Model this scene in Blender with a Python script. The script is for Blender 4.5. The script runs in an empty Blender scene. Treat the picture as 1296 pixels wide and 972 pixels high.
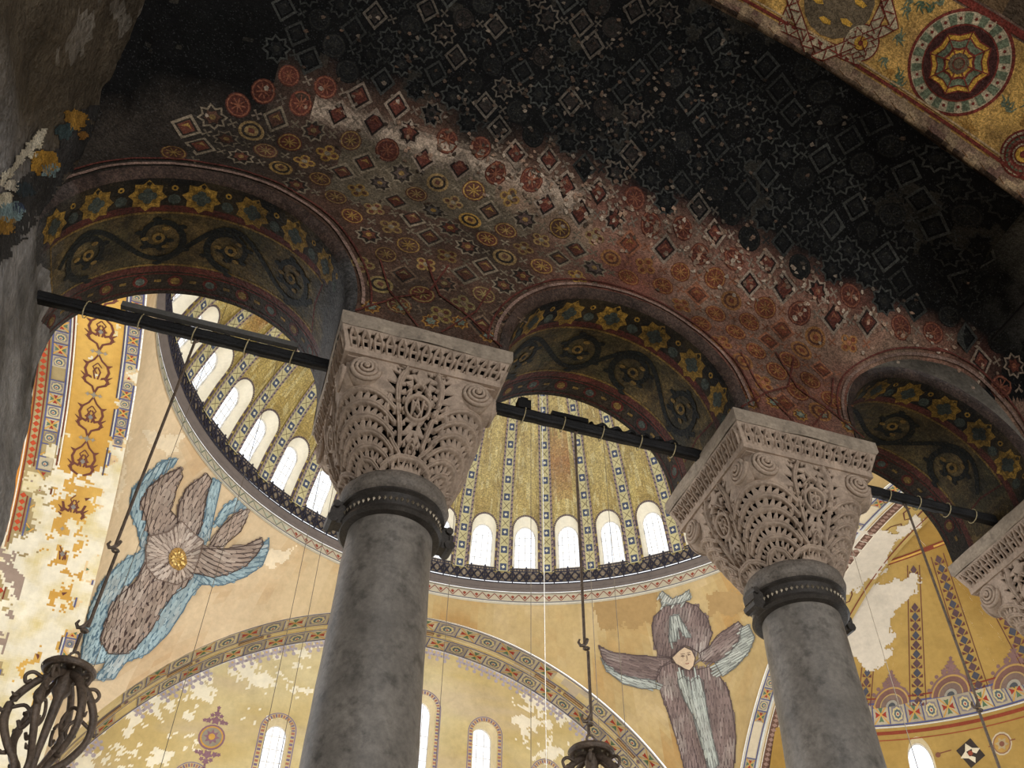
import bpy, math, random
import numpy as np
from mathutils import Vector, Matrix, noise
from mathutils.bvhtree import BVHTree
random.seed(7)
PI = math.pi
SC = bpy.context.scene
COL = SC.collection

# ------------------------------------------------------------ camera
FPX, AZ, VPX, VPY = 1180.0, 17.1, 672.0, -660.0      # zenith vanishing point of the photograph
def cam_basis(al):
    up = np.array([VPX-648, 486-VPY, -FPX]); up /= np.linalg.norm(up)
    fw = np.array([0, 0, -1.]); Y = fw-up*(fw@up); Y /= np.linalg.norm(Y); X = np.cross(Y, up)
    a = math.radians(-al)
    R = np.array([[math.cos(a), -math.sin(a), 0], [math.sin(a), math.cos(a), 0], [0, 0, 1]])
    return R @ np.array([X, Y, up])
MC = cam_basis(AZ)
cd = bpy.data.cameras.new('camera'); cam = bpy.data.objects.new('camera', cd); COL.objects.link(cam)
cam.matrix_world = Matrix([[*MC[0], 0], [*MC[1], 0], [*MC[2], 0], [0, 0, 0, 1]])
cd.sensor_width = 36; cd.lens = FPX/1296*36; cd.clip_start = .05; cd.clip_end = 500
SC.camera = cam
# ------------------------------------------------------------ world, lights, exposure
W = bpy.data.worlds.new('sky'); SC.world = W; W.use_nodes = True
bg = W.node_tree.nodes['Background']; bg.inputs[0].default_value = (.95, .97, 1, 1); bg.inputs[1].default_value = 1.5
def area(name, loc, target, sx, sy, power, col):
    l = bpy.data.lights.new(name, 'AREA'); l.shape = 'RECTANGLE'; l.size = sx; l.size_y = sy; l.energy = power; l.color = col
    o = bpy.data.objects.new(name, l); COL.objects.link(o); o.location = loc
    o.rotation_euler = (Vector(target)-Vector(loc)).to_track_quat('-Z', 'Y').to_euler()
    return o
area('gallery_window_light', (5.5, -6.5, .5), (2.6, 3.4, 7.5), 5, 2.2, 260, (1, .95, .88))
area('nave_window_light', (9.5, 12.0, 12), (9.3, 36, 24), 20, 8, 4300, (.97, .98, 1))
area('west_window_light', (-12.5, 14.0, 6), (2, 30, 26), 8, 8, 1500, (.97, .98, 1))
SC.view_settings.view_transform = 'Standard'; SC.view_settings.look = 'None'
SC.view_settings.exposure = 0.0; SC.view_settings.gamma = 1.0; SC.view_settings.use_curve_mapping = False

# ------------------------------------------------------------ helpers
NAVE = Matrix.Rotation(math.radians(1.4), 4, 'Z')
ID = Matrix.Identity(4)
def lin(c): return tuple((x/255/12.92 if x/255 <= .04045 else ((x/255+.055)/1.055)**2.4) for x in c)
def mixc(a, b, t):
    t = max(0, min(1, t)); return tuple(a[i]*(1-t)+b[i]*t for i in range(3))
def tag(o, label=None, cat=None, group=None, kind=None):
    if label: o['label'] = label
    if cat: o['category'] = cat
    if group: o['group'] = group
    if kind: o['kind'] = kind
    return o
def empty(name, loc=(0, 0, 0), rz=0, M=ID):
    o = bpy.data.objects.new(name, None); COL.objects.link(o)
    o.matrix_world = M @ Matrix.Translation(loc) @ Matrix.Rotation(rz, 4, 'Z'); o.empty_display_size = .1
    return o
def link(name, me, parent=None, mat=None):
    o = bpy.data.objects.new(name, me); COL.objects.link(o)
    if parent: o.parent = parent
    if mat and not me.materials: me.materials.append(mat)
    return o

def material(name, col=None, rough=.8, spec=.25, metal=0, n1=3., n2=40., amp=.35, bump=.25, speck=0, bscale=25., dirt=0., spcol=(1, 1, 1), spk=.1):
    m = bpy.data.materials.new(name); m.use_nodes = True; nt = m.node_tree; N = nt.nodes; L = nt.links
    b = N['Principled BSDF']; b.inputs['Roughness'].default_value = rough; b.inputs['Metallic'].default_value = metal
    b.inputs['Specular IOR Level'].default_value = spec
    tc = N.new('ShaderNodeTexCoord')
    if col is None:
        a = N.new('ShaderNodeAttribute'); a.attribute_name = 'Col'; src = a.outputs['Color']
    else:
        a = N.new('ShaderNodeRGB'); a.outputs[0].default_value = (*col, 1); src = a.outputs[0]
    def nz(scale, detail=5):
        n = N.new('ShaderNodeTexNoise'); n.inputs['Scale'].default_value = scale; n.inputs['Detail'].default_value = detail
        n.inputs['Roughness'].default_value = .65; L.new(tc.outputs['Object'], n.inputs['Vector']); return n
    def mul(c, fac_out, lo, hi):
        r = N.new('ShaderNodeMapRange'); r.inputs[1].default_value = .3; r.inputs[2].default_value = .7
        r.inputs[3].default_value = lo; r.inputs[4].default_value = hi; L.new(fac_out, r.inputs[0])
        v = N.new('ShaderNodeVectorMath'); v.operation = 'SCALE'; L.new(c, v.inputs[0]); L.new(r.outputs[0], v.inputs['Scale']); return v.outputs[0]
    a1, a2 = nz(n1), nz(n2, 3)
    src = mul(src, a1.outputs[0], 1-amp, 1+amp); src = mul(src, a2.outputs[0], 1-amp*.7, 1+amp*.7)
    if dirt:
        d = nz(n1*2.7, 8); r = N.new('ShaderNodeMapRange'); r.inputs[1].default_value = .52; r.inputs[2].default_value = .66
        r.inputs[3].default_value = 1; r.inputs[4].default_value = 1-dirt; L.new(d.outputs[0], r.inputs[0])
        v = N.new('ShaderNodeVectorMath'); v.operation = 'SCALE'; L.new(src, v.inputs[0]); L.new(r.outputs[0], v.inputs['Scale']); src = v.outputs[0]
    bh = a2.outputs[0]
    if speck:      # glass cubes of a mosaic: small cells, a few of them pale
        vo = N.new('ShaderNodeTexVoronoi'); vo.inputs['Scale'].default_value = speck; L.new(tc.outputs['Object'], vo.inputs['Vector'])
        sp = N.new('ShaderNodeSeparateColor'); L.new(vo.outputs['Color'], sp.inputs[0])
        src = mul(src, sp.outputs[0], .7, 1.25)
        r = N.new('ShaderNodeMapRange'); r.inputs[1].default_value = .93; r.inputs[2].default_value = .97; L.new(sp.outputs[1], r.inputs[0])
        r.inputs[4].default_value = .28
        mx = N.new('ShaderNodeMix'); mx.data_type = 'RGBA'; mx.blend_type = 'ADD'; L.new(r.outputs[0], mx.inputs[0]); L.new(src, mx.inputs[6])
        mx.inputs[7].default_value = (*[c*spk for c in spcol], 1); src = mx.outputs[2]
    L.new(src, b.inputs['Base Color'])
    bp = N.new('ShaderNodeBump'); bp.inputs['Strength'].default_value = bump; bp.inputs['Distance'].default_value = 1/bscale
    L.new(bh, bp.inputs['Height']); L.new(bp.outputs[0], b.inputs['Normal'])
    return m
M_NEARMOS = material('gallery_mosaic', None, .8, .12, n1=2.2, n2=28, amp=.45, bump=.5, speck=95, bscale=60)
M_SOFFIT = material('soffit_mosaic', None, .62, .2, n1=3, n2=30, amp=.6, bump=.8, speck=95, bscale=40, spcol=(1, .75, .3))
M_PLASTER = material('old_plaster', None, .9, .15, n1=1.6, n2=16, amp=.4, bump=.7, bscale=14)
M_NAVE = material('nave_painted_plaster', None, .85, .2, n1=.35, n2=4, amp=.10, bump=.1, bscale=6, dirt=.10)
M_GOLD = material('dome_gold_mosaic', None, .5, .5, n1=.5, n2=6, amp=.2, bump=.35, bscale=8, speck=22, spcol=(1, .85, .5), spk=.5)
M_PAINT = material('painted_ornament', None, .8, .2, n1=.8, n2=9, amp=.14, bump=.05)
M_MARBLE = material('grey_veined_marble', lin((134, 127, 118)), .45, .4, n1=2.6, n2=24, amp=.30, bump=.12, dirt=.45)
M_STONE = material('carved_capital_marble', lin((180, 159, 140)), .75, .25, n1=5, n2=45, amp=.22, bump=.35, dirt=.25, bscale=80)
M_SLAB = material('capital_slab_marble', lin((165, 150, 132)), .75, .25, n1=5, n2=35, amp=.25, bump=.3, dirt=.3, bscale=80)
M_TORUS = material('dark_stone_ring', lin((122, 113, 103)), .6, .35, n1=8, n2=50, amp=.4, bump=.3, dirt=.4, bscale=80)
M_BRONZE = material('dark_bronze', lin((72, 67, 62)), .5, .5, .35, n1=8, n2=60, amp=.4, bump=.2)
M_BEAD = material('worn_bronze_beads', lin((150, 138, 118)), .4, .5, .5, n1=8, n2=60, amp=.2, bump=.1)
M_IRON = material('black_iron_beam', lin((26, 25, 25)), .55, .35, .2, n1=5, n2=50, amp=.5, bump=.4, bscale=60)
M_GREY = material('grey_conduit', lin((98, 96, 92)), .6, .3, n1=5, n2=40, amp=.2)
M_WIRE = material('pale_wire', lin((190, 175, 135)), .5, .3)
M_LAMP = material('brown_wrought_iron', lin((112, 96, 82)), .5, .5, .15, n1=9, n2=60, amp=.4, bump=.4, bscale=70)
M_RAIL = material('railing_iron', lin((46, 44, 56)), .6, .3, n1=2, n2=20, amp=.2)
M_CORD = material('cord', lin((70, 62, 50)), .7, .2)
M_CORDW = material('white_cord', lin((150, 146, 138)), .7, .2)
M_FLOOR = material('floor_marble', lin((150, 142, 128)), .5, .4, n1=.5, n2=6, amp=.15)
M_FRAME = material('window_frame', lin((215, 210, 200)), .7, .2)
def glass():
    m = bpy.data.materials.new('window_glass'); m.use_nodes = True; nt = m.node_tree; nt.nodes.remove(nt.nodes['Principled BSDF'])
    t = nt.nodes.new('ShaderNodeBsdfTransparent'); t.inputs[0].default_value = (.95, .97, 1, 1)
    g = nt.nodes.new('ShaderNodeBsdfGlossy'); g.inputs['Roughness'].default_value = .1
    x = nt.nodes.new('ShaderNodeMixShader'); x.inputs[0].default_value = .05
    nt.links.new(t.outputs[0], x.inputs[1]); nt.links.new(g.outputs[0], x.inputs[2]); nt.links.new(x.outputs[0], nt.nodes['Material Output'].inputs[0])
    return m
M_GLASS = glass()

class MB:
    def __init__(s): s.v = []; s.f = []; s.c = []
    def vert(s, p): s.v.append(tuple(p)); return len(s.v)-1
    def face(s, idx, c=(.5, .5, .5)): s.f.append(tuple(idx)); s.c.append(c)
    def poly(s, pts, c=(.5, .5, .5)):
        n = len(s.v); s.v += [tuple(p) for p in pts]; s.face(range(n, n+len(pts)), c)
    def box(s, cx, cy, cz, dx, dy, dz, c=(.5, .5, .5), M=None):
        n = len(s.v)
        for x in (-1, 1):
            for y in (-1, 1):
                for z in (-1, 1):
                    p = Vector((cx+x*dx/2, cy+y*dy/2, cz+z*dz/2)); s.v.append(tuple(M @ p if M else p))
        for q in ((0, 1, 3, 2), (4, 6, 7, 5), (0, 4, 5, 1), (2, 3, 7, 6), (0, 2, 6, 4), (1, 5, 7, 3)): s.face([n+i for i in q], c)
    def tube(s, pts, r, seg=6, c=(.5, .5, .5), flat=1., close=False):
        pts = [Vector(p) for p in pts]; n0 = len(s.v); m = len(pts); up = Vector((0.13, .21, .97))
        for i, p in enumerate(pts):
            if close: t = pts[(i+1) % m]-pts[i-1]
            else: t = pts[min(i+1, m-1)]-pts[max(i-1, 0)]
            t.normalize(); a = t.cross(up)
            if a.length < .1: a = t.cross(Vector((1, 0, 0)))
            a.normalize(); b = t.cross(a); rr = r[i] if isinstance(r, (list, tuple)) else r
            for k in range(seg):
                q = 2*PI*k/seg; s.v.append(tuple(p+a*rr*math.cos(q)*flat+b*rr*math.sin(q)))
        for i in range(m if close else m-1):
            for k in range(seg):
                i2 = (i+1) % m; s.face((n0+i*seg+k, n0+i*seg+(k+1) % seg, n0+i2*seg+(k+1) % seg, n0+i2*seg+k), c)
        if not close:
            s.face([n0+k for k in range(seg)][::-1], c); s.face([n0+(m-1)*seg+k for k in range(seg)], c)
    def lathe(s, prof, seg=48, c=(.5, .5, .5), a0=0, a1=2*PI, ctr=(0, 0)):
        n0 = len(s.v); full = abs(a1-a0-2*PI) < 1e-6; ns = seg if full else seg+1
        for k in range(ns):
            q = a0+(a1-a0)*k/seg
            for r, z in prof: s.v.append((ctr[0]+r*math.cos(q), ctr[1]+r*math.sin(q), z))
        m = len(prof)
        for k in range(seg):
            k2 = (k+1) % ns
            for j in range(m-1): s.face((n0+k*m+j, n0+k2*m+j, n0+k2*m+j+1, n0+k*m+j+1), c)
    def mesh(s, name, smooth=False, M=None):
        me = bpy.data.meshes.new(name)
        vv = [M @ Vector(p) for p in s.v] if M else s.v
        me.from_pydata(vv, [], s.f); me.update()
        a = me.color_attributes.new('Col', 'FLOAT_COLOR', 'CORNER')
        cnt = np.array([len(f) for f in s.f]); arr = np.repeat(np.c_[np.array(s.c, dtype=np.float32).reshape(-1, 3), np.ones(len(s.f), dtype=np.float32)], cnt, axis=0)
        a.data.foreach_set('color', arr.astype(np.float32).ravel())
        if smooth: me.polygons.foreach_set('use_smooth', [True]*len(s.f))
        return me
    def build(s, name, mat, parent=None, smooth=False, M=None, inv=None):
        me = s.mesh(name, smooth, M); me.materials.append(mat)
        o = bpy.data.objects.new(name, me); COL.objects.link(o)
        if parent:
            o.parent = parent
            if inv: o.matrix_parent_inverse = parent.matrix_world.inverted()
        return o

class Painter:
    """lays flat ornament on a surface: m(u, v, h) gives the point h above the surface"""
    def __init__(s, m, mb=None, lift=.004, step=.5): s.fan = False; s.m = m; s.mb = mb or MB(); s.lift = lift; s.step = step
    def P(s, u, v, k): return s.m(u, v, s.lift*k)
    def poly(s, pts, c, k=1):
        q = [s.P(u, v, k) for u, v in pts]
        if any(x is None for x in q): return
        if len(q) <= 4 and not s.fan: s.mb.poly(q, c); return
        n = len(s.mb.v); s.mb.v += [tuple(p) for p in q]
        cu = sum(p[0] for p in pts)/len(pts); cv = sum(p[1] for p in pts)/len(pts); ce = s.P(cu, cv, k)
        if ce is None: return
        s.mb.v.append(tuple(ce))
        for i in range(len(q)): s.mb.face((n+i, n+(i+1) % len(q), n+len(q)), c)
    def disc(s, u, v, r, c, k=1, n=10, ry=None, rot=0):
        s.poly([(u+r*math.cos(rot+2*PI*i/n), v+(ry or r)*math.sin(rot+2*PI*i/n)) for i in range(n)], c, k)
    def star(s, u, v, r, r2, n, c, k=1, rot=0):
        s.poly([(u+(r if i % 2 == 0 else r2)*math.cos(rot+PI*i/n), v+(r if i % 2 == 0 else r2)*math.sin(rot+PI*i/n)) for i in range(2*n)], c, k)
    def ring(s, u, v, r, w, c, k=1, n=16, r2=None, rot=0):
        o = [s.P(u+(r+w)*math.cos(rot+2*PI*i/n), v+(r+w)*math.sin(rot+2*PI*i/n), k) for i in range(n)]
        q = [s.P(u+r*math.cos(rot+2*PI*i/n), v+r*math.sin(rot+2*PI*i/n), k) for i in range(n)]
        if any(x is None for x in o+q): return
        for i in range(n):
            j = (i+1) % n; s.mb.poly([o[i], o[j], q[j], q[i]], c)
    def line(s, pts, w, c, k=1, close=False):
        if close: pts = list(pts)+[pts[0]]
        P2 = [pts[0]]
        for a, b in zip(pts, pts[1:]):
            d = math.hypot(b[0]-a[0], b[1]-a[1]); n = max(1, int(d/s.step))
            P2 += [(a[0]+(b[0]-a[0])*i/n, a[1]+(b[1]-a[1])*i/n) for i in range(1, n+1)]
        L = []; m = len(P2)
        for i, p in enumerate(P2):
            a, b = P2[max(0, i-1)], P2[min(m-1, i+1)]
            dx, dy = b[0]-a[0], b[1]-a[1]; d = math.hypot(dx, dy) or 1; ww = (w[0]+(w[1]-w[0])*i/(m-1) if isinstance(w, tuple) else w)/2
            L.append((s.P(p[0]-dy/d*ww, p[1]+dx/d*ww, k), s.P(p[0]+dy/d*ww, p[1]-dx/d*ww, k)))
        for a, b in zip(L, L[1:]):
            if None in a or None in b: continue
            s.mb.poly([a[0], b[0], b[1], a[1]], c)
    def fill(s, poly, c, k=1, cell=4., rag=0., fn=None, seed=0):
        """fills a polygon with small cells; a rag above 0 frays its edge like flaked paint"""
        xs = [p[0] for p in poly]; ys = [p[1] for p in poly]
        nx = int((max(xs)-min(xs))/cell)+2; ny = int((max(ys)-min(ys))/cell)+2; cache = {}
        def g(i, j):
            if (i, j) not in cache: cache[i, j] = s.P(min(xs)+i*cell, min(ys)+j*cell, k)
            return cache[i, j]
        for i in range(nx):
            for j in range(ny):
                x = min(xs)+(i+.5)*cell; y = min(ys)+(j+.5)*cell
                if rag:
                    x2 = x+rag*noise.noise(Vector((x/rag*.5+seed, y/rag*.5, 0)))*1.6+rag*.6*noise.noise(Vector((x/rag*2, y/rag*2, seed)))
                    y2 = y+rag*noise.noise(Vector((x/rag*.5, y/rag*.5+9, seed)))*1.6+rag*.6*noise.noise(Vector((x/rag*2+5, y/rag*2, seed)))
                else: x2, y2 = x, y
                if not inside(x2, y2, poly): continue
                if fn and not fn(x, y): continue
                q = [g(i, j), g(i+1, j), g(i+1, j+1), g(i, j+1)]
                if any(a is None for a in q): continue
                s.mb.poly(q, c)
def inside(x, y, poly):
    r = False; j = len(poly)-1
    for i in range(len(poly)):
        xi, yi = poly[i]; xj, yj = poly[j]
        if (yi > y) != (yj > y) and x < (xj-xi)*(y-yi)/(yj-yi)+xi: r = not r
        j = i
    return r
def surf_map(f, ref, M=ID, e=.01):
    ref = Vector(ref)
    def m(u, v, h):
        p = Vector(f(u, v)); a = Vector(f(u+e, v))-Vector(f(u-e, v)); b = Vector(f(u, v+e))-Vector(f(u, v-e)); n = a.cross(b)
        if n.length > 1e-12: n.normalize()
        if n.dot(ref-p) < 0: n = -n
        return M @ (p+n*h)
    return m
def px_map(bvh):
    def m(x, y, h):
        d = Vector(MC @ np.array([x-648, 486-y, -FPX])).normalized()
        loc, n, _, dist = bvh.ray_cast(Vector((0, 0, 0)), d)
        if loc is None: return None
        if n.dot(d) > 0: n = -n
        return loc+n*h
    return m
def bvh_of(me): return BVHTree.FromPolygons([v.co.copy() for v in me.vertices], [tuple(p.vertices) for p in me.polygons])
def fbm(x, y, z=0, s=1.): return noise.fractal(Vector((x*s, y*s, z*s)), 1., 2., 4)
def grid(f, us, vs, colf, M=ID, wrap=False):
    mb = MB(); nu, nv = len(us), len(vs)
    for u in us:
        for v in vs: mb.v.append(tuple(M @ Vector(f(u, v))))
    for i in range(nu-1):
        for j in range(nv-1): mb.face((i*nv+j, (i+1)*nv+j, (i+1)*nv+j+1, i*nv+j+1), colf((us[i]+us[i+1])/2, (vs[j]+vs[j+1])/2))
    return mb
def frange(a, b, step):
    n = max(1, int(round(abs(b-a)/step))); return [a+(b-a)*i/n for i in range(n+1)]
def grid_holes(f, u0, u1, v0, v1, holes, colf, du, nv=12, M=ID, ns=12, top=None, bot=None):
    """surface over (u, v) with round-headed openings (uc, half width in u, sill v, spring v, rise in v)"""
    us = set(frange(u0, u1, du))
    for uc, hw, vs_, vp, ri in holes:
        for i in range(ns+1): us.add(uc-hw*math.cos(PI*i/ns))
    us = sorted(us); us2 = [us[0]]
    for u in us[1:]:
        if u-us2[-1] > 1e-5: us2.append(u)
    mb = MB()
    def ivals(u, side):
        t = top(u) if top else v1; b = bot(u) if bot else v0
        for uc, hw, vs_, vp, ri in holes:
            d = (u-uc)/hw
            if abs(d) < 1-1e-6 or (abs(abs(d)-1) < 1e-5 and ((d < 0) == (side > 0))):
                return [(b, vs_), (min(t, vp+ri*math.sqrt(max(0, 1-d*d))), t)]
        return [(b, t)]
    for a, b in zip(us2, us2[1:]):
        I, J = ivals(a, 1), ivals(b, -1)
        if len(I) != len(J):
            I = ivals(a, -1) if len(J) == 1 else I; J = ivals(b, 1) if len(I) == 1 else J
        if len(I) != len(J): continue
        for (p0, p1), (q0, q1) in zip(I, J):
            n = max(1, int(nv*(p1-p0+q1-q0)/2/(v1-v0)+.999))
            for k in range(n):
                t0, t1 = k/n, (k+1)/n
                A, B, C_, D = (a, p0+(p1-p0)*t0), (b, q0+(q1-q0)*t0), (b, q0+(q1-q0)*t1), (a, p0+(p1-p0)*t1)
                mb.poly([M @ Vector(f(*x)) for x in (A, B, C_, D)], colf((a+b)/2, (A[1]+C_[1])/2))
    return mb
def hole_outline(h, ns=14):
    uc, hw, vs_, vp, ri = h
    return [(uc-hw, vs_), (uc-hw, (vs_+vp)/2)]+[(uc-hw*math.cos(PI*i/ns), vp+ri*math.sin(PI*i/ns)) for i in range(ns+1)]+[(uc+hw, (vs_+vp)/2), (uc+hw, vs_)]

# ============================================================ STRUCTURE: NEAR GALLERY
YF, YB, ZS = 5.0, 6.37, 5.73
CAPX = [0.82, 4.27, 7.50]; CW = .715
ARCH = [(-1.09, 1.19, 5.84), (2.575, 1.05, 5.80), (5.87, .97, 5.93)]       # centre x, radius, spring z
ARCHX = [9.6, 1.3, 5.8]
ALLA = ARCH+[tuple(ARCHX)]
LIP = .10
CREASE = [(-2.4, 7.0), (-2.18, 7.3), (-2.05, 7.85), (-1.75, 8.15), (-1.3, 8.3), (-.7, 8.36), (0, 8.32), (.8, 8.24), (1.6, 8.12), (2.4, 7.97), (3.2, 7.79), (4, 7.6), (5, 7.3), (5.87, 7.13), (6.5, 6.95), (7.2, 6.75), (8.4, 6.9), (9.6, 7.3), (11.2, 6.4)]
def interp(T, x):
    if x <= T[0][0]: return T[0][1]
    for (a, b), (c, d) in zip(T, T[1:]):
        if x <= c: t = (x-a)/(c-a); return b+(d-b)*t
    return T[-1][1]
def creasez(x): return (interp(CREASE, x-.25)+interp(CREASE, x)*2+interp(CREASE, x+.25))/4
YA = 3.0
def archz(x):
    q = 7.85**2-(x+.74)**2
    return 2.37+math.sqrt(q) if q > 0 else 2.37
def wallbot(x):
    z = ZS-.02
    for xc, r, z0 in ALLA:
        R = r+LIP; d = abs(x-xc)
        if d < R: z = max(z, z0+math.sqrt(R*R-d*d))
    return z
def vault(x, v):
    """gallery wall and the vault web above it; v = height above the capitals, measured along the surface"""
    vc = creasez(x)-ZS
    if v <= vc:
        k = max(0, 1-(vc-v)/.7)
        b = .03*fbm(x*.9, v*.9, 3)
        return (x, YF-.26*k*k+b*min(1, max(0, v*2)), ZS+v)
    y0, z0 = YF-.26, creasez(x); xa = -2.3+(x+2.3)*.93; y1, z1 = YA, archz(xa)
    if x > 6.2: z1 = max(z1, z0+.3)
    L = math.hypot(y1-y0, z1-z0); q = min(1.0, (v-vc)/L)
    bul = .42*math.sin(PI*q)**.8*(1-.3*q)
    return (x+(xa-x)*q, y0+(y1-y0)*q+bul*.35+.02*fbm(x, v, 1), z0+(z1-z0)*q+bul*.75+.05*fbm(x*.8, v*.8, 7)*math.sin(PI*q))
def vlen(x):
    xa = -2.3+(x+2.3)*.93; z0 = creasez(x); z1 = archz(xa)
    if x > 6.2: z1 = max(z1, z0+.3)
    return z0-ZS+math.hypot(YA-YF+.26, z1-z0)
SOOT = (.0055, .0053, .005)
def wallcol(x, v):
    vc = creasez(x)-ZS; n = fbm(x*1.3, v*1.3, 5); n2 = fbm(x*4, v*4, 2)
    red = lin((110, 70, 58)); brown = lin((104, 88, 74)); grey = lin((96, 86, 70)); dark = lin((52, 46, 40))
    r = v-vc
    c = mixc(red, brown, .35+.7*n+.25*n2)
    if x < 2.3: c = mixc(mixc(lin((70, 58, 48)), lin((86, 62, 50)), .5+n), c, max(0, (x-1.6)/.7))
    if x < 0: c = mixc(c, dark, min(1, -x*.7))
    if -.45+v*.1 < x < 2.3 and r > -1.05+.25*x+.2*n and r < -.06: c = mixc(c, grey, .9)
    ridge = math.exp(-((r+.05)/.09)**2)
    if -.6 < x < 2.2: c = mixc(c, lin((176, 156, 136)), ridge*.95)  # light along the vault crease, painted into the wall colour
    if 1.3 < x < 6.8: c = mixc(c, lin((150, 118, 98)), math.exp(-((r+.3+.25*n)/.2)**2)*.45)
    if x > 4.4: c = mixc(c, lin((120, 96, 78)), .5*min(1, (x-4.4)/1.)*(.5+n))
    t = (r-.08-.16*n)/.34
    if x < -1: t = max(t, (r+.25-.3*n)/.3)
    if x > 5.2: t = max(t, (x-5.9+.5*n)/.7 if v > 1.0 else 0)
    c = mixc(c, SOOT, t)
    if r > .3 and x > 6.1: c = mixc(c, lin((104, 102, 96)), max(0, min(1, (x-6.2)*1.6))*max(0, min(1, .7+1.2*n))*max(0, min(1, (r-.3)*2)))
    if r > .3 and n2*.6+n > .55: c = mixc(c, lin((60, 56, 48)), .5)
    return c
xs = sorted(set(frange(-2.45, 11.2, .045)) | {round(xc-(r+LIP)*math.cos(PI*i/40), 5) for xc, r, z0 in ALLA for i in range(41)})
NV = 100
mb = MB(); cols = []
for x in xs:
    b = wallbot(x)-ZS; L = vlen(x)
    cols.append([(x, b+(L-b)*j/NV) for j in range(NV+1)])
for i, cl in enumerate(cols):
    for p in cl: mb.v.append(vault(*p))
for i in range(len(cols)-1):
    for j in range(NV):
        a = cols[i][j]; b2 = cols[i+1][j+1]
        mb.face((i*(NV+1)+j, (i+1)*(NV+1)+j, (i+1)*(NV+1)+j+1, i*(NV+1)+j+1), wallcol((a[0]+b2[0])/2, (a[1]+b2[1])/2))
wall_front = mb.build('wall_front', M_NEARMOS, smooth=True); tag(wall_front, 'mosaic covered arcade wall curving into the soot-black gallery vault above the capitals', kind='structure')
bvh_wall = bvh_of(wall_front.data)

# arch soffits with a rolled lip
def soff(k):
    xc, r, z0 = ALLA[k]
    def f(u, v):       # u metres along the arc from the crown, v depth from the wall face
        ph = PI/2-u/r
        if v < LIP:
            q = math.acos(max(-1, min(1, 1-v/LIP))); R = r+LIP*(1-math.sin(q)); y = YF-.015+v
        else: R = r; y = YF-.015+v
        if ph < 0 or ph > PI:      # short vertical stilts under the springing
            s = -1 if ph > PI else 1; d = (ph-PI if ph > PI else -ph)*r
            return (xc+s*R, y, z0-d)
        return (xc+R*math.cos(ph), y, z0+R*math.sin(ph))
    return f
def soffcol(k):
    r = ALLA[k][1]
    def c(u, v):
        n = fbm(u*2, v*2, 4+k); n2 = fbm(u*7, v*7, k)
        black = lin((22, 20, 18)); gold = lin((108, 88, 52)); stone = lin((74, 72, 70)); olive = lin((66, 60, 38))
        if v < .06: c0 = lin((74, 58, 50))
        elif v < .34: c0 = mixc(black, gold, .12+n*.3)
        elif v < .40: c0 = lin((84, 40, 32))
        elif v < 1.04: c0 = mixc(mixc(gold, olive, .5+n), black, .25+n2*.5)
        elif v < 1.08: c0 = lin((84, 40, 32))
        else: c0 = mixc(black, lin((64, 50, 34)), .4+n*.4)
        a = abs(u)/r
        if k == 0 and u > 0: c0 = mixc(c0, stone, (a-.85)*3+n)
        if k == 0 and u < 0: c0 = mixc(c0, stone, (a-1.15)*3+n)
        if k == 1: c0 = mixc(c0, stone, ((a-1.3)*3+n)*.5)
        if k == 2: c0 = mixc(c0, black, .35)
        return c0
    return c
soffits = []
for k in range(4):
    r = ALLA[k][1]; L = r*PI/2+(ALLA[k][2]-ZS)
    vs = [0, .01, .03, .06, LIP, .14]+frange(.2, 1.385, .07)
    us = frange(-L, L, .045)
    g = grid(soff(k), us, vs, soffcol(k))
    o = g.build('arch_soffit', M_SOFFIT, wall_front, smooth=True); soffits.append(o)
# pier face at the left, back of the arcade wall, transverse arch, next vault
def pierx(z): return -2.27+.42*max(0, min(1, (5.85-z)/1.9))
def pierf(u, v):       # u = y, v = z
    d = .05*fbm(u*1.3, v*1.3, 8)+.02*fbm(u*5, v*5, 3); x = pierx(v)
    if v > 6.3: x -= .0
    return (x+d, u, v)
def piercol(u, v):
    n = fbm(u*1.2, v*1.2, 2); n2 = fbm(u*5, v*2, 9); c = mixc(lin((150, 146, 142)), lin((98, 93, 86)), .5+n+.3*n2)
    t = (5.95-v)/1. + (u-5.0)*.8+.4*n
    if t < 0: c = mixc(c, lin((88, 78, 64)), min(1, -t*1.4))
    w = fbm(u*2.2, v*1.5, 31)
    if w > .35 and v > 6.3: c = mixc(c, lin((140, 132, 120)), .6)
    return c
pier = grid(pierf, frange(-4, 6.42, .07), frange(-1.6, 9.6, .07), piercol).build('wall_left', M_PLASTER, smooth=True)
tag(pier, 'grey plastered pier face beside the leftmost gallery arch', kind='structure'); bvh_pier = bvh_of(pier.data)
mb = MB()
gp = lin((120, 112, 100))
def backtop(x): return 14.0
L0 = [(x, max([ZS]+[z0+math.sqrt(r*r-(x-xc)**2) for xc, r, z0 in ALLA if abs(x-xc) < r])) for x in sorted(set(frange(-6, 12, .25)) | {xc-r*math.cos(PI*i/24) for xc, r, z0 in ALLA for i in range(25)})]
for (a, za), (b, zb) in zip(L0, L0[1:]):
    mb.poly([(a, YB-.002, za if a > -2.27 else -1.6), (b, YB-.002, zb if b > -2.27 else -1.6), (b, YB-.002, 9.5), (a, YB-.002, 9.5)], gp)
mb.poly([(-6, 4.6, 9.5), (12, 4.6, 9.5), (12, YB, 9.5), (-6, YB, 9.5)], gp)
for zz in frange(-1.6, 5.8, .4)[:-1]:    # back return of the pier follows its leaning edge
    mb.poly([(-6, 6.40, zz), (pierx(zz), 6.40, zz), (pierx(zz+.4), 6.40, zz+.4), (-6, 6.40, zz+.4)], gp)
wb = mb.build('wall_back', M_PLASTER); tag(wb, 'nave side of the gallery arcade wall', kind='structure')

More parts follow.
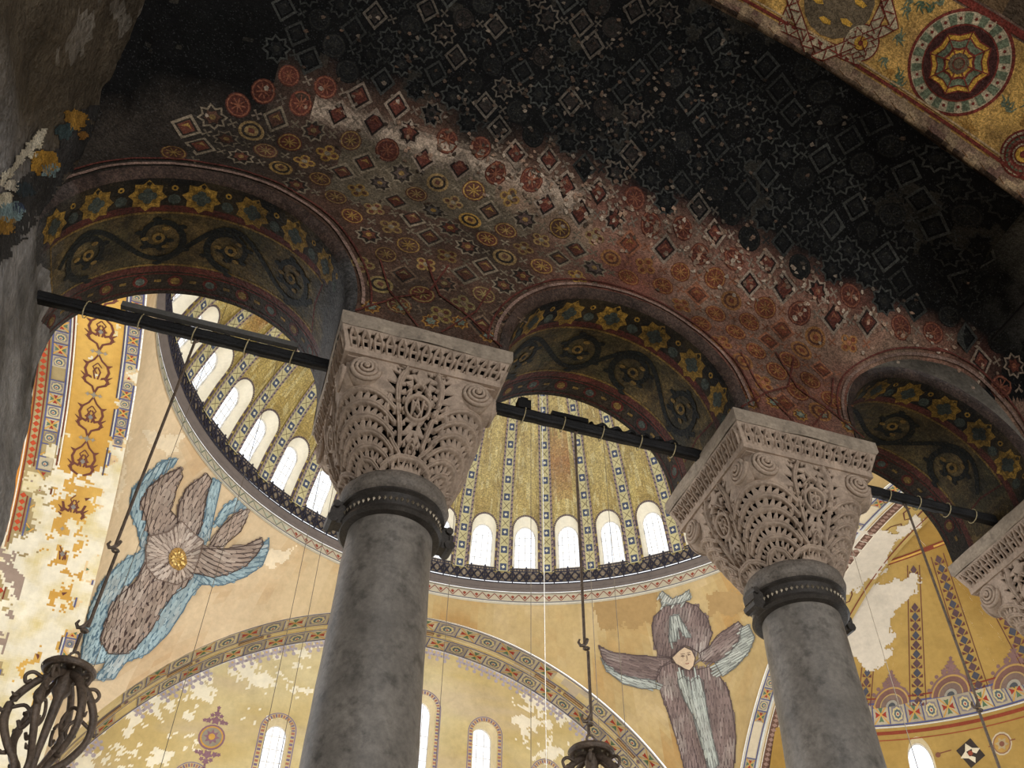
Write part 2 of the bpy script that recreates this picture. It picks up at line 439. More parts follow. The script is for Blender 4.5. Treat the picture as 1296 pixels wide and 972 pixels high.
# big longitudinal arch with the yellow mosaic soffit
def ys(u, v): a = PI/2-u/7.85; R = 7.85+(.09 if v < .005 else 0); return (-.74+R*math.cos(a), YA+(.05 if v < .005 else 0)-v, 2.37+R*math.sin(a))
def yscol(u, v):
    n = fbm(u*2, v*2, 11); n2 = fbm(u*6, v*6, 12)
    c = mixc(lin((208, 166, 92)), lin((176, 138, 84)), .5+n)
    if v < .17+.05*n2: c = mixc(lin((124, 96, 84)), lin((176, 152, 120)), .5+n2)
    if v < .05: c = mixc(lin((60, 48, 40)), c, .4+n2)
    if v > 1.06: c = lin((120, 96, 82))
    return c
g = grid(ys, frange(-3.4, 10.2, .06), [0, .01]+frange(.05, 1.15, .05), yscol)
asof = g.build('ceiling', M_NEARMOS, smooth=True); tag(asof, 'soffit of the wide vault arch with yellow mosaic at top right', kind='structure')
def nv(u, v):       # next vault bay behind the arch, over the viewer
    x, y, z = ys(u, 1.15); q = v/6.; return (x, y-v, z+.5*math.sin(PI*q))
g = grid(nv, frange(-3.4, 10.2, .4), frange(0, 6, .4), lambda u, v: mixc(lin((60, 52, 44)), lin((110, 86, 60)), .5+fbm(u, v, 2)))
c2 = g.build('ceiling', M_PLASTER, smooth=True); tag(c2, 'dim gallery vault behind the wide arch', kind='structure')
mb = MB(); mb.box(3.5, 0, -1.7, 22, 13.0, .2); fl = mb.build('floor', M_FLOOR); tag(fl, 'marble floor of the gallery', kind='structure')
mb = MB(); mb.box(11.4, 0, 3.5, .2, 12.8, 12, gp); wr = mb.build('wall_right', M_PLASTER); tag(wr, 'far end wall of the gallery', kind='structure')

# ------------------------------------------------------------ mosaic ornament of the near gallery
def motif(pt, kind, u, v, s, pal, rot=0):
    ring, inner, core, dark = pal
    ca, sa = math.cos(rot), math.sin(rot)
    def T(L): return [(u+a*ca-b*sa, v+a*sa+b*ca) for a, b in L]
    def dia(r): return T([(r, 0), (0, r*1.12), (-r, 0), (0, -r*1.12)])
    if kind == 0:
        pt.poly(dia(s), ring, 1); pt.poly(dia(s*.76), dark, 2); pt.poly(dia(s*.58), inner, 3); pt.poly(T([(s*.34, 0), (0, s*.4), (-s*.34, 0), (0, s*.12)]), core, 4)
    elif kind == 1:
        pt.disc(u, v, s*.84, inner, 1, 14); pt.ring(u, v, s*.66, s*.1, core, 2, 14)
        for i in range(4):
            a = rot+i*PI/4; pt.line([(u-s*.5*math.cos(a), v-s*.5*math.sin(a)), (u+s*.5*math.cos(a), v+s*.5*math.sin(a))], s*.09, core, 3)
    elif kind == 2:
        pt.star(u, v, s, s*.72, 8, ring, 1, rot); pt.star(u, v, s*.82, s*.56, 8, dark, 2, rot); pt.star(u, v, s*.58, s*.38, 6, inner, 3, rot); pt.disc(u, v, s*.22, core, 4, 7)
    elif kind == 3:
        for i in range(4): a = rot+i*PI/2+PI/4; pt.disc(u+s*.46*math.cos(a), v+s*.46*math.sin(a), s*.36, core, 1, 9); pt.disc(u+s*.46*math.cos(a), v+s*.46*math.sin(a), s*.19, inner, 2, 7)
        pt.disc(u, v, s*.22, ring, 3, 8)
    elif kind == 4:
        pt.disc(u, v, s*.84, core, 1, 16); pt.disc(u, v, s*.64, dark, 2, 14); pt.disc(u, v, s*.46, core, 3, 12); pt.poly(dia(s*.26), inner, 4)
    elif kind == 5:      # small fleuron between the motifs
        for i in range(4): a = rot+i*PI/2; pt.line([(u, v), (u+s*math.cos(a), v+s*math.sin(a))], (s*.2, s*.5), ring, 1)
def quad4(c, k): return tuple(x*k for x in c)
mapw = surf_map(vault, (2.5, 0, 4))
pw = Painter(mapw, lift=.0028, step=.2); pw.fan = True
SP = .36
R1 = random.Random(3)
cnt = 0
for i in range(-8, 31):
    for j in range(-2, 24):
        x = i*SP+(.5*SP if j % 2 else 0)*1.0; v = j*SP*.5*1.16+.06
        if not -1.66 < x < 10.6: continue
        vc = creasez(x)-ZS; r = v-vc; s = .135
        if v < wallbot(x)-ZS+.17 or v > vlen(x)-.07 or (x < -1.1 and r > -.16): continue
        if r > .0: x += R1.uniform(-.02, .02)
        kind = (i*2+j*3+(j//2)) % 5 if j % 2 == 0 else (0, 2, 1, 3)[(i+j) % 4]
        if r > .22+.1*fbm(x, v, 3):
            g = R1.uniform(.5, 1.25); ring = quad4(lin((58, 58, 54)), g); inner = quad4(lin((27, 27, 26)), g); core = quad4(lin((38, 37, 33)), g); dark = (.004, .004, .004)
            fade = .4+.6*max(0, min(1, 1.2-abs(x-1.5)*.28)); 
            if R1.random() < .22*fade and x < 3.5: ring = lin((92, 84, 74)); inner = lin((46, 40, 36))
            if x > 6.3 and r > .5: continue
            s *= 1.02; kd = (0, 2, 1, 2, 0)[kind]
        elif r > -.22:
            t = R1.uniform(.75, 1.15); ring = quad4(lin((138, 122, 106)), t); inner = quad4(lin((96, 54, 44)), t*.9); core = quad4(lin((124, 78, 58)), t); dark = lin((42, 32, 28)); kd = (0, 1, 0, 1, 2)[kind]
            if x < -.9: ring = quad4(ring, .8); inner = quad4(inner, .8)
        elif x < 2.4:
            t = R1.uniform(.6, 1.1); ring = quad4(lin((134, 120, 100)), t); inner = quad4(mixc(lin((98, 54, 42)), lin((84, 72, 58)), R1.random()*.6), t); core = quad4(mixc(lin((152, 118, 60)), lin((120, 104, 80)), R1.random()*.7), t); dark = lin((50, 43, 37)); kd = kind
            if r > -.85 and x > 0: inner = mixc(inner, lin((88, 100, 96)), .35*(kd == 2)); core = quad4(core, 1.12)
            if v < .8: ring = mixc(ring, lin((104, 66, 44)), .4); core = mixc(core, lin((104, 112, 84)), .3)
        else:
            t = R1.uniform(.75, 1.1); ring = quad4(lin((140, 92, 68)), t); inner = quad4(lin((110, 62, 44)), t); core = quad4(lin((138, 96, 58)), t); dark = lin((84, 54, 42)); kd = (0, 1, 4, 1, 3)[kind]
            if x > 4.6 and R1.random() < .35: continue
        motif(pw, kd, x, v, s*R1.uniform(.92, 1.06), (ring, inner, core, dark), R1.uniform(-.12, .12) if kd == 0 else R1.uniform(0, 1)); cnt += 1
        if r < .1 or R1.random() < .55:
            motif(pw, 5, x+SP*.5, v+R1.uniform(-.02, .02), .05, (quad4(ring, .75), inner, core, dark), PI/4+R1.uniform(-.3, .3))
# flaked pale scraps where tesserae have gone
for _ in range(900):
    x = R1.gauss(3.2, 1.7); vc = creasez(x)-ZS; v = vc+R1.gauss(.02, .16)
    big = R1.random() < .5
    if big: x = R1.gauss(2.0, 1.3); v = vc+R1.uniform(.35, 1.9)
    if not -2 < x < 6.8 or v > vlen(x)-.1: continue
    c = lin(R1.choice([(176, 158, 138), (140, 118, 100), (160, 130, 108)])); c = quad4(c, R1.uniform(.5, 1.) if v < vc+.25 else R1.uniform(.12, .45)); g_ = 1 if v < vc+.25 else R1.uniform(.6, 1.3); a = R1.uniform(0, 6)
    pw.poly([(x+R1.uniform(.01, .035)*math.cos(a+q), v+R1.uniform(.008, .03)*math.sin(a+q)) for q in (0, 1.2, 2.5, 3.7, 5)], c, 5)
# red network lines and pale outlines round the arches
redl = lin((92, 50, 42)); pale = lin((150, 122, 108))
for xc, r, z0 in ARCH:
    pts = []
    for i in range(41):
        a = PI*(i+.0)/40*.98+.03; pts.append((xc+(r+.15)*math.cos(a), z0-ZS+(r+.15)*math.sin(a)))
    pw.line(pts, .03, quad4(pale, .6 if xc > 5 else .8), 6); pw.line([(xc+(p[0]-xc)*1.05, z0-ZS+(p[1]-z0+ZS)*1.05) for p in pts], .018, redl, 6)
for xc in (CAPX[0], CAPX[1]):
    for sx in (-1, 1):
        pw.line([(xc+sx*.62, .05), (xc+sx*.3, .35), (xc+sx*.05, .5), (xc-sx*.1, .95)], .018, redl, 6)
        pw.line([(xc+sx*.1, .05), (xc+sx*.38, .42), (xc+sx*.5, .8)], .015, redl, 6)
    for i in range(5):
        a = xc-.5+i*.25; z = .16+.08*(i % 2); motif(pw, 2, a, z, .085, (lin((150, 112, 58)), lin((96, 104, 92)), lin((120, 116, 96)), lin((96, 62, 36))), .3)
wm = pw.mb.build('mosaic_motif', M_NEARMOS, wall_front); tag(wm, kind='stuff')

# soffit ornament
def scroll(pt, u0, u1, vm, dark, leaf, R=.26):
    n = max(2, int((u1-u0)/.58)); st = (u1-u0)/n; pts = []
    for i in range(n*12+1):
        t = i/12; pts.append((u0+t*st, vm+.22*math.sin(PI*t)*(-1 if 1 else 1)))
    pt.line(pts, .05, dark, 2)
    for i in range(n):
        sg = 1 if i % 2 else -1; cu = u0+(i+.5)*st; cv = vm-sg*0.02
        sp = []
        for k in range(26):
            a = -sg*PI/2+k*.36; rr = R*(1-k/28); sp.append((cu+rr*math.cos(a)*.98, cv+rr*math.sin(a)*sg*-1))
        pt.line(sp, (.07, .03), dark, 3)
        for k in range(0, 24, 3):
            a = -sg*PI/2+k*.36; rr = R*(1-k/28)+.035; x, y = cu+rr*math.cos(a), cv+rr*math.sin(a)*sg*-1
            pt.disc(x, y, .045, dark, 3, 6, .026, a)
        pt.disc(cu, cv, .06, leaf, 4, 8); pt.disc(cu, cv, .03, dark, 5, 6)
        for k in range(3):
            a = sg*(1+k*2.1); pt.disc(cu+.12*math.cos(a), cv+.12*math.sin(a), .035, leaf, 4, 7, .022)
for k in range(4):
    xc, r, z0 = ALLA[k]; ref = (xc, 5.7, z0-.3)
    p = Painter(surf_map(soff(k), ref), lift=.002, step=.08); L = r*PI/2
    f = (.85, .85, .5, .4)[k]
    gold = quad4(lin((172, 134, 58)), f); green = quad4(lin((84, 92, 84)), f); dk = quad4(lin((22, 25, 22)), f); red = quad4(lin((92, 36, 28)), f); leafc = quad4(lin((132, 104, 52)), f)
    lo, hi = -L+.08, L-.05
    if k == 0: hi = L-.5; 
    n = int((hi-lo)/.4); st = (hi-lo)/n
    for i in range(n):
        u = lo+(i+.5)*st
        p.star(u, .235, .165, .125, 8, quad4(gold, R1.uniform(.6, 1.)), 1, R1.uniform(0, .3)); p.star(u, .235, .12, .08, 8, quad4(gold, R1.uniform(.35, .6)), 2)
        for q in range(4): p.disc(u+.042*math.cos(q*PI/2), .235+.042*math.sin(q*PI/2), .042, quad4(green, .62), 3, 7)
        p.disc(u+st/2, .27, .055, quad4(green, .8), 1, 8); p.disc(u+st/2, .15, .03, gold, 1, 7); p.disc(u+st/2, .15, .014, dk, 2, 5)
    a, b = (-L*.86, L*.62) if k == 0 else (-L*.72, L*.9)
    for v in (.42, 1.02): p.line([(a, v), (b, v)], .02, leafc, 1)
    p.line([(a, .42), (a, 1.02)], .02, leafc, 1); p.line([(b, .42), (b-.05, .72), (b-.0, 1.02)], .02, red, 1)
    scroll(p, a+.1, b-.1, .72, dk, leafc)
    n = int((hi-lo)/.3); st = (hi-lo)/n
    for i in range(n):
        u = lo+(i+.5)*st; p.disc(u, 1.22, .07, red, 1, 10); p.disc(u, 1.22, .045, green if i % 2 else leafc, 2, 8); p.line([(u+st/2-.03, 1.22), (u+st/2+.03, 1.22)], .03, leafc, 1)
    p.line([(lo, 1.13), (hi, 1.13)], .016, red, 1); p.line([(lo, 1.33), (hi, 1.33)], .02, quad4(red, .6), 1)
    o = p.mb.build('mosaic_scroll', M_SOFFIT, soffits[k]); tag(o, kind='stuff')

# ornament of the yellow arch soffit (u measured from the crown of the big arch, v inwards)
p = Painter(surf_map(ys, (0, 1, 3)), lift=.0025, step=.1)
def cyl_uv(px, py):
    d = MC @ np.array([px-648, 486-py, -FPX]); d /= np.linalg.norm(d); w = d[[0, 2]]; c = np.array([-.74, 2.37])
    a = w@w; b = w@c; k = c@c-7.85**2; t = (b+math.sqrt(b*b-a*k))/a; P = d*t
    return 7.85*(PI/2-math.atan2(P[2]-2.37, P[0]+.74)), YA-P[1]
mr = lin((122, 58, 48)); wht = lin((186, 170, 140)); grn = lin((112, 120, 96)); yl = lin((206, 160, 70)); gb = lin((110, 96, 76))
def medal(px, py, R):
    u, v = cyl_uv(px, py)
    p.disc(u, v, R, mr, 1, 40); p.disc(u, v, R*.94, wht, 2, 40)
    for i in range(36):
        a0, a1 = 2*PI*i/36, 2*PI*(i+1)/36
        if i % 2: p.poly([(u+R*.92*math.cos(a0), v+R*.92*math.sin(a0)), (u+R*.92*math.cos(a1), v+R*.92*math.sin(a1)), (u+R*.72*math.cos(a1), v+R*.72*math.sin(a1)), (u+R*.72*math.cos(a0), v+R*.72*math.sin(a0))], grn, 3)
        else: p.disc(u+R*.82*math.cos((a0+a1)/2), v+R*.82*math.sin((a0+a1)/2), R*.035, mr, 3, 5)
    p.disc(u, v, R*.72, mr, 4, 32); p.disc(u, v, R*.69, lin((72, 44, 40)), 5, 32)
    p.star(u, v, R*.62, R*.53, 8, mr, 6, .2); p.star(u, v, R*.59, R*.5, 8, yl, 7, .2); p.star(u, v, R*.5, R*.42, 8, mr, 8, .2); p.star(u, v, R*.47, R*.395, 8, grn, 9, .2)
    p.star(u, v, R*.33, R*.28, 8, mr, 10, .2); p.star(u, v, R*.28, R*.235, 8, yl, 11, .2); p.disc(u, v, R*.2, gb, 12, 12)
    for i in range(8): a = .2+i*PI/4; p.line([(u+R*.18*math.cos(a), v+R*.18*math.sin(a)), (u+R*.6*math.cos(a), v+R*.6*math.sin(a))], R*.025, mr, 13)
    p.ring(u, v, R*.1, R*.02, mr, 13, 10)
U0, V0 = cyl_uv(1215, 80)
medal(1215, 80, .455)
def smallmed(px, py, R):
    u, v = cyl_uv(px, py)
    p.disc(u, v, R, mr, 1, 24); p.disc(u, v, R*.92, wht, 2, 24); p.star(u, v, R*.9, R*.5, 6, mr, 3, .3); p.star(u, v, R*.8, R*.44, 6, wht, 4, .3)
    p.disc(u, v, R*.42, mr, 5, 16); p.disc(u, v, R*.36, yl, 6, 16); p.disc(u, v, R*.15, mr, 7, 6)
    for i in range(12): a = i*PI/6; p.disc(u+R*.68*math.cos(a), v+R*.68*math.sin(a), R*.05, mr, 8, 5)
smallmed(1090, 54, .17)
def wavemed(px, py, R):
    u, v = cyl_uv(px, py)
    for i, c in enumerate((mr, wht, mr, grn, lin((150, 100, 84)), mr, wht)): p.disc(u, v, R*(1-i*.09), c, 1+i, 28)
    p.disc(u, v, R*.38, mr, 9, 20); p.disc(u, v, R*.32, yl, 10, 20); p.disc(u, v, R*.15, mr, 11, 8)
    for i in range(22): a = i*2*PI/22; p.line([(u+R*.42*math.cos(a), v+R*.42*math.sin(a)), (u+R*.9*math.cos(a+.3), v+R*.9*math.sin(a+.3))], R*.04, mr, 8)
wavemed(1297, 195, .21)
# interlaced star panel left of the medallion
uc, vc_ = cyl_uv(1062, 2)
def rot2(u, v, a): return (uc+u*math.cos(a)-v*math.sin(a), vc_+u*math.sin(a)+v*math.cos(a))
for a in (0.1, .1+PI/4):
    for (w, c, k) in ((.1, mr, 1+int(a > .5)*3), (.076, wht, 2+int(a > .5)*3)):
        p.line([rot2(x, y, a) for x, y in ((-.4, -.4), (.4, -.4), (.4, .4), (-.4, .4))], w, c, k, close=True)
    for s in range(4):
        for q in range(9):
            x, y = (-.36+q*.09, -.4); b = a+s*PI/2
            p.line([rot2(x-.03, y-.035, b), rot2(x+.03, y+.035, b)] if q % 2 else [rot2(x-.03, y+.035, b), rot2(x+.03, y-.035, b)], .012, mr, 8)
p.disc(uc, vc_, .33, gb, 1, 16)
for i in range(6): a = .4+i*PI/3; p.disc(uc+.2*math.cos(a), vc_+.2*math.sin(a), .07, yl, 2, 5, .03, a)
# leaf scrolls filling the yellow ground
Rg = random.Random(5)
for i in range(230):
    u = Rg.uniform(2.2, 9.5); v = Rg.uniform(.2, 1.08)
    if math.hypot(u-U0, v-V0) < .52 or math.hypot(u-uc, v-vc_) < .55: continue
    a = Rg.uniform(0, 6.28); c = Rg.choice([grn, grn, lin((92, 108, 84)), lin((160, 120, 62))])
    for q in range(3): b = a+(q-1)*.7; p.line([(u, v), (u+.05*math.cos(b), v+.05*math.sin(b)), (u+.09*math.cos(b+.5), v+.09*math.sin(b+.5))], (.03, .008), c, 1)
p.line([(u, .185) for u in frange(-3, 10, .2)], .03, mr, 2); p.line([(u, .225) for u in frange(-3, 10, .2)], .018, lin((188, 160, 120)), 2)
p.line([(u, 1.1) for u in frange(-3, 10, .2)], .06, mr, 2)
for i in range(60):      # ochre zigzag tongues on the arris
    u = -2+i*.2; p.poly([(u, .0), (u+.09, .0), (u+.10, .05), (u+.02, .075)], lin((150, 104, 56)), 2)
for q in frange(2.3, 9.6, 1.62):
    if abs(q-U0) > .9 and abs(q-uc) > .8 and abs(q-U0-.0) > .6:
        for i, c in enumerate((mr, wht, mr, grn, yl)): p.disc(q+.1, .62, .36*(1-i*.17), c, 3+i, 28)
o = p.mb.build('mosaic_medallion', M_NEARMOS, asof); tag(o, kind='stuff')

# coloured remains of a mosaic band on the left pier
pp = Painter(px_map(bvh_pier), lift=.004)
pp.fill([(150, 128), (108, 138), (60, 200), (40, 215), (-10, 268), (-10, 345), (30, 300), (75, 235), (112, 190)], lin((58, 56, 54)), 1, 2.5, 5)
for (x, y, r, c) in [(95, 150, 13, (150, 112, 50)), (55, 205, 16, (160, 120, 50)), (62, 215, 9, (120, 140, 140)), (80, 165, 10, (60, 74, 74)), (12, 268, 14, (120, 140, 140)), (5, 285, 12, (150, 112, 50)), (30, 240, 10, (48, 56, 60)), (45, 180, 7, (190, 178, 150)), (12, 235, 8, (200, 190, 170)), (3, 252, 9, (196, 186, 160)), (38, 196, 6, (196, 186, 160)), (104, 170, 6, (140, 100, 50)), (22, 262, 6, (60, 70, 90))]:
    pp.fill([(x+r*math.cos(a*.5)*1.2, y+r*math.sin(a*.5)) for a in range(13)], lin(c), 2, 1.8, 4, seed=x)
pp.fill([(52, 160), (30, 185), (0, 222), (-6, 240), (8, 226), (40, 190), (58, 166)], lin((196, 186, 164)), 3, 1.8, 4)
o = pp.mb.build('mosaic_band', M_NEARMOS, pier); tag(o, kind='stuff')

# ============================================================ NAVE
DC = (9.3, 24.6); DR = 15.1; DZ = 25.0
CS = (9.3, 26, 18)
# pendentives between dome ring and the four great arches
HX, HY, GA, GZ = 14.8, 14.9, 16.1, 8.8
def pend(u, t):       # u azimuth degrees, t 0 ring .. 1 arch
    a = math.radians(u); ca, sa = math.cos(a), math.sin(a)
    k = min(HX/abs(ca) if abs(ca) > 1e-9 else 1e9, HY/abs(sa) if abs(sa) > 1e-9 else 1e9)
    off = HX*0+min(abs(k*ca), abs(k*sa)); zb = GZ+math.sqrt(GA*GA-min(off, 14.9)**2)
    r0, z0 = 14.74, 26.2; r = r0+(k-r0)*(1-(1-t)**1.6); z = z0+(zb-z0)*t
    return (DC[0]+r*ca, DC[1]+r*sa, z)
def pendcol(u, t):
    x, y, z = pend(u, t); n = fbm(x*.25, y*.25+z*.3, 3); n2 = fbm(x*1.2, y*1.2, z)
    tan = lin((206, 182, 146)); gold = lin((182, 156, 104)); c = mixc(tan, gold, min(1, max(0, (x-0)/8)))
    c = mixc(c, lin((226, 204, 168)), .5*max(0, n+.25*n2)+.1); c = mixc(c, lin((170, 122, 62)), max(0, -n-.05+.2*n2)*.9)
    return c
ang = sorted(set(frange(-180, 180, 1.5)) | {math.degrees(math.atan2(sy*HY, sx*HX)) for sx in (-1, 1) for sy in (-1, 1)})
names = {}
g = grid(pend, ang, frange(0, 1, .05), pendcol, NAVE)
pen = g.build('wall_pendentive', M_NAVE, smooth=True)
tag(pen, 'golden plastered pendentives curving from the great arches up to the dome ring', kind='structure')
bvh_pen = bvh_of(pen.data)

# great arch soffits
def sS(u, v): a = PI/2-u/GA; return (9.2+GA*math.cos(a), v, GZ+GA*math.sin(a))
def sW(u, v): a = PI/2-u/GA; return (v, 24.6+GA*math.cos(a), GZ+GA*math.sin(a))
def sScol(u, v):
    n = fbm(u*.3, v*.5, 1); c = mixc(lin((206, 184, 128)), lin((222, 206, 168)), .4+n)
    if 40.7 < v < 41.0: c = mixc(c, lin((122, 100, 78)), .3+.5*max(0, fbm(u*.5, v, 8)))
    if u > 5 and fbm(u*.8, v*1.5, 12) > .1: c = mixc(c, lin((190, 176, 158)), .8)
    return c
HL = GA*PI/2+3.6
south_arch = grid(sS, frange(-HL, HL, .5), frange(39.5, 42.3, .28), sScol, NAVE).build('trim', M_NAVE, smooth=True)
tag(south_arch, 'painted soffit of the great arch opposite, framing the yellow window wall', kind='structure')
def wbare(u, v):      # above 0 where the paint has come off the left soffit
    return fbm(u*.55, v*.6, 6)+.45*fbm(u*2.2, v*2.4, 16)+.2*fbm(u*7, v*7, 2)+(u-9.5)*.075+(.12 if v < -7.5 else 0)-.12
def sWcol(u, v):
    n = fbm(u*.3, v*.5, 5); n2 = fbm(u*.8, v*.9, 6)
    c = mixc(lin((206, 164, 84)), lin((190, 144, 66)), .5+n)
    if v > -5.98: c = lin((214, 186, 140))
    elif v < -8.95: c = mixc(lin((200, 132, 52)), lin((150, 126, 100)), .4+n)
    elif v < -7.8: c = mixc(lin((176, 156, 110)), lin((150, 130, 90)), .5+n)
    w = wbare(u, v)
    if w > .0: c = mixc(lin((222, 212, 186)), lin((204, 186, 132)), fbm(u, v, 44)+.25)
    if w > .3 and v < -8.0 and fbm(u*.5, v*.5, 3) > -.02: c = lin((150, 130, 114))
    return c
west_arch = grid(sW, frange(-HL, -7, 1.)+frange(-6.95, 21, .085)+frange(21.5, HL, 1.), frange(-5.5, -11, .085)+frange(-11.3, -15, .4), sWcol, NAVE).build('trim', M_NAVE, smooth=True)
tag(west_arch, 'ochre soffit of the great arch at left with dark arabesques and flaked white plaster', kind='structure')
def sEcol(u, v):
    n = fbm(u*.3, v*.5, 15); c = mixc(lin((182, 156, 96)), lin((168, 138, 78)), .5+n)
    if v < 25.0: c = lin((206, 190, 160))
    return c
east_arch = grid(sW, frange(-HL, HL, .4), frange(24.05, 27.2, .25), sEcol, NAVE).build('trim', M_NAVE, smooth=True)
tag(east_arch, 'painted soffit of the great arch at right leading to the semi-dome', kind='structure')

# tympanum wall with its round-headed windows
YT = 42.3
TW = [(3.25, .56, 15.2, 19.35), (6.45, .62, 15.2, 20.6), (9.9, .66, 15.2, 21.65), (13.15, .62, 15.2, 20.85), (16.35, .56, 15.2, 19.3), (0.0, .5, 13.4, 16.6), (19.4, .5, 13.4, 16.4)]
TH = [(x, w, s, z, w) for x, w, s, z in sorted(TW)]
def tyc(u, v):
    n = fbm(u*.18, v*.3, 5); n2 = fbm(u*.6, v*.9, 9); c = mixc(lin((212, 196, 150)), lin((196, 172, 114)), .5+n)
    c = mixc(c, lin((198, 178, 148)), max(0, fbm(u*.12, v*.6, 30)-.05)*.9)
    d = GA-math.hypot(u-9.2, v-GZ)
    n3 = n2+.6*fbm(u*2.2, v*2.5, 7)+.3*fbm(u*6, v*6, 1)
    if u < 5.5 and d < 3.4 and n3 > .16+d*.06+max(0, u-2)*.05: c = lin((238, 228, 200))
    if 14.5 < u < 18.5 and d < 3.2 and n3 > .18: c = lin((236, 224, 196))
    return c
tf = lambda u, v: (u, YT, v)
def tt(u): return GZ+math.sqrt(max(0, (GA+.05)**2-(u-9.2)**2))
tymp = grid_holes(tf, -6.7, 25.1, 13, 25, TH, tyc, .1, 110, NAVE, top=tt)
for a in frange(-6.7, 25.1, 2)[:-1]: tymp.poly([NAVE @ Vector(q) for q in ((a, YT, -13.6), (a+2, YT, -13.6), (a+2, YT, 13), (a, YT, 13))], lin((180, 160, 120)))
tymp = tymp.build('wall_south', M_NAVE)
tag(tymp, 'pale yellow window wall under the great arch opposite', kind='structure')

# dome shell, 40 sectors
def domef(u, v):      # u azimuth degrees from the sector centre, v metres along the meridian from z=27.6
    th0 = math.asin((27.6-DZ)/DR); th = th0+v/DR; a = math.radians(u)
    return (DR*math.cos(th)*math.cos(a), DR*math.cos(th)*math.sin(a), DZ+DR*math.sin(th))
VTOP = DR*(PI/2-math.asin((27.6-DZ)/DR))
H = [(0, 2.62, .75, 2.85, .78)]
def dcol(seed):
    def f(u, v):
        n = fbm(u*.35+seed*7, v*.4, seed); n2 = fbm(u*1.2, v*1.3, seed+3); c = mixc(lin((182, 162, 98)), lin((152, 130, 72)), .5+n)
        if n2 > .25: c = mixc(c, lin((196, 182, 130)), .6)
        if seed % 5 == 2 and 4.5 < v < 8.5+n2 and u > -2: c = mixc(c, lin((150, 96, 50)), max(0, .75-abs(v-6.6)*.25))
        if v < .7: c = lin((140, 124, 104))
        return c
    return f
dome = empty('ceiling', (DC[0], DC[1], 0), 0, NAVE); tag(dome, 'golden ribbed dome ringed with arched windows', kind='structure')
segm = []
for sd in range(5):
    g = grid_holes(domef, -4.5, 4.5, 0, VTOP-.05, H, dcol(sd), .9, 44)
    me = g.mesh('dome_segment', True); me.materials.append(M_GOLD); segm.append(me)
# arched border of dashes round each window
pm = Painter(surf_map(domef, (0, 0, 25)), lift=.02, step=.4)
pur = lin((88, 76, 92)); K = 3.9
def dpt(x, y): return (x*K, y)       # metres -> degrees near the windows
o_ = hole_outline((0, 2.62/K, .75, 2.85, .74), 12)
class PD(Painter):
    pass
pdm = Painter(lambda x, y, h: pm.m(x*K, y, h), lift=.02, step=.4)
for a, b in zip(o_, o_[1:]):
    cx, cy = 0, 2.2; q = []
    for (x, y) in (a, b): q.append((x*1.12, y+.09 if y >= 2.85 else y)); 
    for t in (0, .5):
        m0 = (a[0]+(b[0]-a[0])*t, a[1]+(b[1]-a[1])*t); m1 = (a[0]+(b[0]-a[0])*(t+.36), a[1]+(b[1]-a[1])*(t+.36))
        s0 = 1.17; f_ = lambda p, k: (p[0]*k, 2.85+(p[1]-2.85)*k if p[1] > 2.85 else p[1])
        pdm.poly([f_(m0, 1.03), f_(m1, 1.03), f_(m1, s0), f_(m0, s0)], pur, 1)
arm = pdm.mb.mesh('window_border'); arm.materials.append(M_PAINT)
# rib: raised band with painted squares and crosses
rb = MB()
RW = .36
def ribw(v): return RW*(.35+.65*math.cos(math.asin((27.6-DZ)/DR)+v/DR)/.97)
def ribf(x, v):
    th = math.asin((27.6-DZ)/DR)+v/DR; return (DR*math.cos(th), x, DZ+DR*math.sin(th))
def ribm(x, v, h):
    th = math.asin((27.6-DZ)/DR)+v/DR; R = DR-.12-h; return Vector((R*math.cos(th), x, DZ+R*math.sin(th)))
vv = frange(.5, VTOP-1.2, .48)
cream = lin((196, 186, 140)); lav = lin((96, 88, 116))
for a, b in zip(vv, vv[1:]):
    wa, wb_ = ribw(a), ribw(b)
    rb.poly([ribm(-wa, a, 0), ribm(wa, a, 0), ribm(wb_, b, 0), ribm(-wb_, b, 0)], cream)
    for s in (-1, 1): rb.poly([ribm(s*wa, a, 0), ribm(s*wb_, b, 0), ribm(s*wb_, b, -.14), ribm(s*wa, a, -.14)], lin((150, 132, 80)))
pr = Painter(ribm, rb, lift=.01, step=.4)
for i, (a, b) in enumerate(zip(vv, vv[1:])):
    w = ribw(a); x = w*.58; m = (a+b)/2
    for s in (-1, 1):
        pr.line([(s*w*.64, a), (s*w*.64, b)], .02, lin((150, 140, 120)), 1)
        for q in (0, .5):
            for sh, cc in ((.0, pur), (.26, lin((150, 128, 124)))):
                y0 = a+(b-a)*(q+sh); pr.poly([(s*w*.7, y0), (s*w*.98, y0+.06), (s*w*.98, y0+.17), (s*w*.7, y0+.11)], cc, 1)
    hh = (b-a)*.4
    if i % 2 == 0:
        pr.poly([(-x*.8, m-hh), (x*.8, m-hh), (x*.8, m+hh), (-x*.8, m+hh)], lin((74, 82, 104)), 1); pr.star(0, m, x*.5, x*.32, 4, lin((216, 210, 176)), 2, .2)
    else:
        pr.line([(-x*.85, m-hh), (x*.85, m+hh)], .035, lin((120, 108, 84)), 1); pr.line([(x*.85, m-hh), (-x*.85, m+hh)], .035, lin((120, 108, 84)), 1)
ribme = rb.mesh('dome_rib'); ribme.materials.append(M_PAINT)
